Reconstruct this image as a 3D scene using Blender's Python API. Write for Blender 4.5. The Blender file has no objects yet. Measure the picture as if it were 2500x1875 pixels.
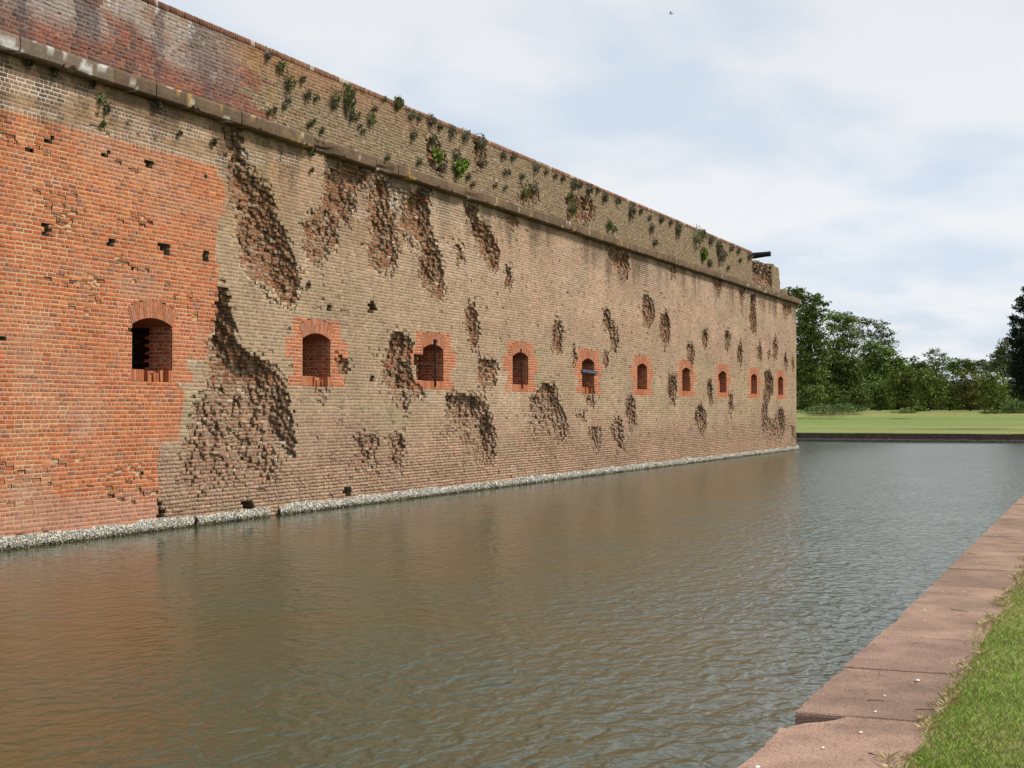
import bpy, math, random
import numpy as np
from mathutils import Matrix, Vector

SC = bpy.context.scene
COL = SC.collection
rng = np.random.default_rng(7)
random.seed(7)

# ------------------------------------------------------------------ camera, world, sun, exposure
THETA = math.atan(1494 / 3600); PITCH = math.atan(59.5 / 3600)
CAM = Vector((0, -15.61, 2.13))
f0 = Vector((math.cos(THETA), math.sin(THETA), 0)); r0 = Vector((math.sin(THETA), -math.cos(THETA), 0)); u0 = Vector((0, 0, 1))
fw = f0 * math.cos(PITCH) + u0 * math.sin(PITCH); up = u0 * math.cos(PITCH) - f0 * math.sin(PITCH)
cd = bpy.data.cameras.new('camera'); cam = bpy.data.objects.new('camera', cd); COL.objects.link(cam)
cd.sensor_width = 36; cd.lens = 36 * 3600 / 2500; cd.clip_start = .1; cd.clip_end = 5000
M = Matrix.Identity(4)
for i in range(3):
    M[i][0] = r0[i]; M[i][1] = up[i]; M[i][2] = -fw[i]; M[i][3] = CAM[i]
cam.matrix_world = M
SC.camera = cam

SUN_ELEV = 48; SUN_DIR = Vector((.36, -.93, 0)).normalized()      # horizontal direction towards the sun
sd = bpy.data.lights.new('sun', 'SUN'); sun = bpy.data.objects.new('sun', sd); COL.objects.link(sun)
sd.energy = 4.0; sd.angle = math.radians(10); sd.color = (1, .955, .88)
tosun = SUN_DIR * math.cos(math.radians(SUN_ELEV)) + u0 * math.sin(math.radians(SUN_ELEV))
sun.rotation_euler = tosun.to_track_quat('Z', 'Y').to_euler()
sun.location = (0, -30, 40)

W = bpy.data.worlds.new('World'); SC.world = W; W.use_nodes = True
nt = W.node_tree; N = nt.nodes; L = nt.links
bg = N['Background']; bg.inputs['Strength'].default_value = .1
sky = N.new('ShaderNodeTexSky'); sky.sky_type = 'NISHITA'; sky.sun_disc = False
sky.sun_elevation = math.radians(SUN_ELEV); sky.sun_rotation = math.atan2(SUN_DIR.x, SUN_DIR.y)
sky.air_density = 1.0; sky.dust_density = 1.5; sky.ozone_density = 2.0
tc = N.new('ShaderNodeTexCoord'); sep = N.new('ShaderNodeSeparateXYZ'); L.new(tc.outputs['Generated'], sep.inputs[0])
def wm(op, a, b=None, c=None):
    n = N.new('ShaderNodeMath'); n.operation = op
    for i, v in enumerate((a, b, c)):
        if v is None: continue
        if isinstance(v, (int, float)): n.inputs[i].default_value = v
        else: L.new(v, n.inputs[i])
    return n.outputs[0]
zz = wm('ADD', wm('MAXIMUM', sep.outputs[2], 0.0), .16)
cb = N.new('ShaderNodeCombineXYZ'); L.new(wm('DIVIDE', sep.outputs[0], zz), cb.inputs[0]); L.new(wm('DIVIDE', sep.outputs[1], zz), cb.inputs[1])
mp = N.new('ShaderNodeMapping'); mp.inputs['Rotation'].default_value = (0, 0, .5); mp.inputs['Scale'].default_value = (.8, 1.15, 1); mp.inputs['Location'].default_value = (3.1, 1.7, 0)
L.new(cb.outputs[0], mp.inputs[0])
n1 = N.new('ShaderNodeTexNoise'); n1.inputs['Scale'].default_value = 1.9; n1.inputs['Detail'].default_value = 5; n1.inputs['Roughness'].default_value = .5; n1.inputs['Distortion'].default_value = .12
L.new(mp.outputs[0], n1.inputs['Vector'])
n2 = N.new('ShaderNodeTexNoise'); n2.inputs['Scale'].default_value = .5; n2.inputs['Detail'].default_value = 3
L.new(mp.outputs[0], n2.inputs['Vector'])
r1 = N.new('ShaderNodeMapRange'); r1.interpolation_type = 'SMOOTHSTEP'
r1.inputs['From Min'].default_value = .34; r1.inputs['From Max'].default_value = .58; r1.inputs['To Min'].default_value = .85; r1.inputs['To Max'].default_value = .97
L.new(n1.outputs['Fac'], r1.inputs['Value'])
cc = N.new('ShaderNodeValToRGB')
cc.color_ramp.elements[0].position = .40; cc.color_ramp.elements[0].color = (7.5, 8.4, 9.6, 1)
cc.color_ramp.elements[1].position = .54; cc.color_ramp.elements[1].color = (9.2, 9.35, 9.6, 1)
L.new(wm('ADD', wm('MULTIPLY', n1.outputs['Fac'], .7), wm('MULTIPLY', n2.outputs['Fac'], .3)), cc.inputs[0])
mx = N.new('ShaderNodeMix'); mx.data_type = 'RGBA'
L.new(wm('MULTIPLY', r1.outputs[0], wm('SUBTRACT', 1.0, wm('MULTIPLY', wm('MAXIMUM', sep.outputs[2], 0.0), .5))), mx.inputs[0]); L.new(sky.outputs[0], mx.inputs[6]); L.new(cc.outputs[0], mx.inputs[7])
L.new(mx.outputs[2], bg.inputs['Color'])

vs = SC.view_settings; vs.view_transform = 'Standard'; vs.look = 'None'; vs.exposure = 0.0; vs.gamma = 1; vs.use_curve_mapping = False

# ------------------------------------------------------------------ tables (metres on the wall: X along it, Z up)
CRATERS=[[0.42,0,[[23.77,7.45],[24.15,7.42],[24.17,7.07],[24.29,6.79],[24.68,6.64],[24.75,6.5],[25.13,6.5],[25.23,6.21],[25.43,5.92],[25.65,5.74],[25.77,5.54],[25.98,5.32],[26.16,5.02],[26.21,4.87],[26.29,4.66],[26.19,4.49],[26.03,4.19],[25.78,4.2],[25.38,4.36],[25.0,4.54],[24.62,4.63],[24.39,4.77],[24.16,4.92],[24.02,5.13],[23.93,5.37],[24.0,5.75],[23.89,6.08],[23.77,6.34],[23.73,6.65],[23.66,6.89],[23.53,7.04],[23.48,7.33]]],[0.05,1,[[23.94,5.12],[24.16,4.92],[24.62,4.63],[25.0,4.54],[25.38,4.36],[25.78,4.2],[25.34,4.12],[24.95,4.17],[24.71,4.46],[24.3,4.61],[23.98,4.83]]],[0.3,0,[[27.4,7.2],[28.19,7.46],[28.84,7.48],[29.33,7.38],[29.14,7.12],[28.72,6.91],[28.43,6.9],[28.6,6.58],[28.43,6.39],[28.31,6.09],[27.85,6.21],[27.8,5.95],[27.85,5.7],[27.46,5.47],[27.13,5.33],[27.13,5.19],[26.92,5.17],[26.49,5.27],[26.39,5.45],[26.49,5.64],[26.36,5.87],[26.75,6.16],[27.07,6.25],[27.18,6.51],[27.15,6.73],[27.34,6.92]]],[0.34,0,[[29.27,6.96],[29.51,7.4],[30.21,7.39],[30.28,6.92],[30.41,6.51],[30.61,6.23],[30.74,5.79],[30.61,5.51],[30.35,5.28],[29.9,5.35],[29.21,5.35],[29.09,5.51],[29.39,5.89],[29.33,6.24],[29.18,6.51]]],[0.34,0,[[31.15,7.15],[31.7,7.41],[32.41,7.45],[32.38,7.0],[32.45,6.44],[32.78,6.28],[33.01,5.92],[33.2,5.55],[33.24,5.13],[33.08,4.86],[32.56,4.89],[32.06,5.01],[31.77,5.37],[31.74,5.8],[31.91,6.07],[31.42,6.2],[31.01,6.4],[30.68,6.45],[31.01,6.64]]],[0.06,1,[[30.21,7.39],[31.14,7.27],[31.01,6.64],[30.68,6.45],[31.42,6.2],[31.91,6.07],[31.7,5.79],[30.88,5.96],[30.61,6.23],[30.35,6.8]]],[0.06,1,[[30.35,5.28],[29.9,5.35],[29.21,5.35],[29.65,5.16],[30.09,5.01],[30.42,5.13]]],[0.36,0,[[34.45,7.39],[35.19,7.45],[35.36,7.09],[35.96,6.99],[36.4,6.73],[36.75,6.41],[36.62,5.84],[36.13,5.87],[35.61,6.06],[35.28,6.3],[34.94,6.61],[34.78,6.96],[34.49,7.16]]],[0.14,0,[[33.86,6.31],[34.21,6.29],[34.41,5.95],[34.33,5.84],[34.05,5.82],[33.98,6.07]]],[0.18,0,[[37.16,6.06],[37.58,6.03],[37.67,5.68],[37.48,5.41],[37.12,5.49]]],[0.18,0,[[37.16,7.52],[38.05,7.59],[38.05,7.23],[37.58,7.11],[37.21,7.24]]],[0.3,3,[[32.16,8.7],[32.9,8.7],[33.2,8.46],[33.35,8.35],[33.2,8.03],[32.46,7.92],[32.17,8.16]]],[0.22,3,[[34.98,9.08],[35.7,9.16],[35.87,8.74],[35.78,8.52],[35.19,8.4],[35.02,8.75]]],[0.25,3,[[38.34,8.4],[39.53,8.56],[39.63,8.2],[38.93,7.96],[38.15,7.97]]],[0.34,3,[[41.89,8.62],[42.8,8.7],[44.25,8.81],[44.56,8.52],[44.37,8.16],[43.76,7.99],[42.8,7.98],[42.0,7.96]]],[0.3,0,[[45.84,7.36],[47.96,7.52],[48.1,7.0],[47.96,6.5],[46.57,6.82],[45.9,6.98]]],[0.15,0,[[52.94,7.42],[53.8,7.44],[53.63,7.04],[53.11,7.0]]],[0.18,0,[[59.23,7.39],[60.83,7.52],[60.17,6.76],[59.54,7.09]]],[0.28,0,[[34.62,4.76],[35.03,4.86],[35.24,4.57],[35.45,4.13],[35.24,3.72],[34.95,3.67],[34.7,3.96],[34.46,4.25],[34.5,4.59]]],[0.26,0,[[35.4,3.45],[36.49,3.45],[36.62,3.17],[36.49,2.96],[36.49,2.75],[35.7,2.67],[35.28,2.87],[35.24,3.14]]],[0.36,0,[[33.32,2.48],[34.14,2.52],[35.28,2.46],[35.79,2.26],[36.05,1.99],[36.4,1.64],[36.49,1.29],[36.44,0.8],[36.05,0.57],[35.45,0.66],[35.11,0.91],[35.11,1.42],[34.54,1.63],[34.06,1.53],[33.59,1.73],[33.32,2.0]]],[0.08,0,[[33.32,2.0],[33.59,1.73],[34.06,1.53],[34.54,1.63],[35.11,1.42],[35.11,0.91],[34.38,1.1],[33.9,1.34],[33.36,1.67]]],[0.34,0,[[39.17,2.53],[40.04,2.84],[40.89,2.89],[41.21,2.47],[41.65,2.05],[42.1,1.65],[42.1,1.26],[41.76,0.99],[41.1,1.12],[40.67,1.44],[39.22,1.46],[38.92,1.76],[38.87,2.16],[39.02,2.42]]],[0.26,0,[[40.89,4.7],[41.43,4.81],[41.71,4.47],[41.65,4.12],[41.43,3.72],[40.78,3.89],[40.73,4.27]]],[0.28,0,[[45.38,5.33],[45.9,5.4],[46.23,4.99],[46.84,4.77],[46.97,4.34],[46.7,3.98],[46.16,4.09],[45.96,4.59],[45.38,4.86]]],[0.26,0,[[49.72,6.14],[50.34,6.19],[50.96,5.9],[51.12,5.4],[50.49,4.99],[49.72,5.09],[49.49,5.58]]],[0.26,0,[[51.77,5.53],[52.76,5.68],[53.1,5.22],[52.93,4.73],[52.34,4.32],[51.76,4.73],[51.6,5.14]]],[0.2,0,[[42.39,3.91],[42.68,4.0],[42.91,3.65],[42.56,3.52]]],[0.2,0,[[45.5,3.98],[45.89,3.87],[45.89,3.48],[45.5,3.39],[45.37,3.72]]],[0.26,0,[[55.31,4.63],[56.14,4.67],[56.42,4.27],[56.14,3.8],[55.76,3.34],[55.39,3.73],[55.3,4.18]]],[0.24,0,[[57.49,5.24],[58.29,5.38],[58.49,4.97],[58.08,4.53],[57.49,4.77]]],[0.24,0,[[61.13,5.42],[61.91,5.51],[62.25,5.14],[61.68,4.56],[61.13,4.76]]],[0.24,0,[[43.5,2.57],[44.48,2.58],[44.54,2.41],[44.35,2.17],[43.74,2.16]]],[0.28,0,[[52.75,3.28],[53.78,3.39],[53.86,2.81],[53.6,2.22],[52.91,2.41],[52.58,2.79]]],[0.26,0,[[58.38,3.28],[58.89,3.34],[59.19,2.87],[59.08,2.33],[58.57,2.28],[58.27,2.81]]],[0.26,0,[[61.77,2.73],[62.45,2.74],[62.67,2.18],[62.21,1.79],[61.77,2.07]]],[0.16,0,[[42.91,2.0],[43.5,2.0],[43.56,1.8],[43.14,1.76]]],[0.3,0,[[47.94,2.52],[48.52,2.48],[48.81,2.03],[48.81,1.58],[48.22,1.32],[47.66,1.82],[47.59,2.17]]],[0.28,0,[[43.98,1.51],[44.73,1.58],[45.11,1.33],[45.04,0.7],[44.35,0.8],[43.86,1.1]]],[0.3,0,[[46.42,1.74],[47.24,1.82],[47.45,1.38],[47.51,0.68],[46.82,0.74],[46.15,1.06],[46.02,1.4]]],[0.3,0,[[56.5,2.12],[57.28,2.33],[58.06,1.97],[58.16,1.49],[57.56,0.98],[56.69,1.2],[56.4,1.66]]],[0.3,0,[[65.85,7.36],[66.94,7.4],[66.84,6.71],[67.02,6.38],[66.92,5.61],[65.83,5.68],[65.48,6.21],[65.75,6.77]]],[0.25,0,[[63.59,7.4],[64.79,7.45],[64.61,6.98],[63.92,6.81]]],[0.25,0,[[63.56,4.88],[64.07,5.19],[64.33,4.62],[64.06,4.0],[63.39,4.14],[63.22,4.54]]],[0.25,0,[[67.19,4.94],[67.67,5.25],[68.13,4.84],[68.03,4.36],[67.28,4.38]]],[0.22,0,[[69.1,4.74],[69.7,4.94],[69.89,4.64],[69.39,4.4]]],[0.28,0,[[70.4,5.24],[71.02,5.76],[71.53,5.1],[71.21,4.55],[70.4,4.61]]],[0.28,0,[[72.91,4.6],[73.35,4.94],[73.78,4.49],[73.66,4.11],[72.9,4.14]]],[0.26,0,[[74.68,4.51],[75.13,4.86],[75.4,4.3],[74.89,4.0]]],[0.26,0,[[72.73,7.26],[74.72,7.39],[74.71,6.97],[73.82,6.87],[72.94,6.77]]],[0.34,0,[[68.6,3.82],[69.7,3.96],[70.54,3.55],[70.39,2.86],[69.41,2.48],[69.12,1.8],[70.23,1.49],[71.68,2.11],[72.57,2.17],[73.32,1.46],[73.16,0.88],[71.95,0.52],[70.22,0.55],[68.29,0.71],[67.9,1.51],[68.05,2.35],[68.59,3.21]]],[0.25,0,[[74.72,1.25],[75.35,1.18],[75.67,0.57],[75.02,0.39],[74.55,0.66]]],[0.45,0,[[23.4,4.47],[23.67,4.25],[23.83,3.82],[23.94,3.43],[24.15,3.24],[24.72,3.19],[24.97,3.11],[25.41,2.8],[25.8,2.43],[25.98,1.96],[26.13,1.49],[26.04,1.16],[25.42,1.04],[25.24,0.68],[24.74,0.57],[24.08,0.82],[23.45,0.59],[22.71,0.54],[22.2,0.65],[22.06,1.16],[22.27,1.48],[22.48,1.98],[22.62,2.23],[22.99,2.49],[23.06,2.92],[22.99,3.17],[23.21,3.61],[23.25,4.13]]],[0.28,0,[[28.62,1.47],[28.86,1.55],[29.66,1.48],[29.75,1.36],[29.6,1.07],[29.66,0.72],[29.1,0.8],[28.68,0.81],[28.45,0.88],[28.74,1.15]]],[0.28,0,[[30.17,1.41],[30.56,1.61],[31.06,1.52],[31.13,1.18],[30.89,1.03],[30.89,0.58],[30.49,0.72],[30.17,0.85]]],[0.34,0,[[30.42,3.86],[30.88,3.96],[31.36,3.79],[31.43,3.54],[31.36,3.2],[31.43,2.93],[31.57,2.62],[31.43,2.34],[31.16,1.97],[30.75,2.25],[30.23,2.57],[29.97,2.84],[29.91,3.16],[30.1,3.49]]],[0.16,0,[[31.43,2.68],[32.13,2.69],[32.13,2.44],[31.43,2.34]]],[0.24,0,[[27.69,3.18],[28.03,3.25],[28.32,3.26],[28.32,2.95],[28.15,2.83],[27.81,2.93]]],[0.16,0,[[26.82,2.61],[27.47,2.59],[27.36,2.46],[27.15,2.32],[26.88,2.42]]],[0.3,2,[[29.21,4.5],[29.59,4.53],[29.59,4.32],[29.21,4.3]]],[0.3,2,[[29.31,2.88],[29.5,2.89],[29.5,2.74],[29.31,2.74]]],[0.3,2,[[27.41,4.3],[27.59,4.31],[27.59,4.25],[27.41,4.24]]],[0.3,2,[[28.22,0.45],[28.45,0.44],[28.45,0.24],[28.22,0.25]]],[0.5,2,[[24.23,0.37],[24.55,0.36],[24.53,0.01],[24.21,0.03]]],[0.3,2,[[21.42,0.54],[21.53,0.51],[21.6,0.37],[21.74,0.2],[21.59,0.14],[21.45,0.2],[21.51,0.35]]],[0.4,2,[[18.53,6.38],[18.7,6.41],[18.7,6.33],[18.53,6.3]]],[0.4,2,[[19.95,6.39],[20.13,6.42],[20.13,6.34],[19.95,6.31]]],[0.4,2,[[21.09,6.4],[21.32,6.43],[21.32,6.35],[21.09,6.32]]],[0.4,2,[[22.81,6.42],[22.97,6.44],[22.97,6.36],[22.81,6.34]]],[0.4,2,[[18.5,5.01],[18.67,5.03],[18.67,4.85],[18.5,4.83]]],[0.4,2,[[20.07,4.98],[20.23,4.99],[20.23,4.85],[20.07,4.84]]],[0.4,2,[[21.52,5.04],[21.75,5.06],[21.75,4.87],[21.52,4.85]]],[0.4,2,[[22.79,5.01],[22.99,5.03],[22.99,4.88],[22.79,4.86]]],[0.4,2,[[17.44,3.2],[17.69,3.21],[17.69,3.14],[17.44,3.13]]],[0.4,2,[[20.61,3.49],[20.76,3.5],[20.76,3.43],[20.61,3.42]]]]
RED=[[14.43,6.53],[17.49,6.53],[22.93,6.63],[23.28,6.64],[23.28,6.44],[23.48,6.4],[23.55,6.21],[23.53,5.77],[23.32,5.72],[23.28,5.47],[23.19,4.95],[23.33,4.82],[23.29,4.48],[23.33,4.01],[23.24,3.89],[23.2,3.65],[22.99,3.45],[22.95,3.04],[22.58,3.02],[22.54,3.14],[22.26,3.13],[22.26,2.83],[22.46,2.83],[22.46,2.6],[22.04,2.59],[22.22,2.43],[22.23,2.24],[22.15,1.87],[22.08,1.52],[21.57,1.51],[21.54,1.35],[21.43,1.24],[21.46,0.9],[21.54,0.67],[21.43,0.54],[21.5,0.22],[21.5,-0.18]]
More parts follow.
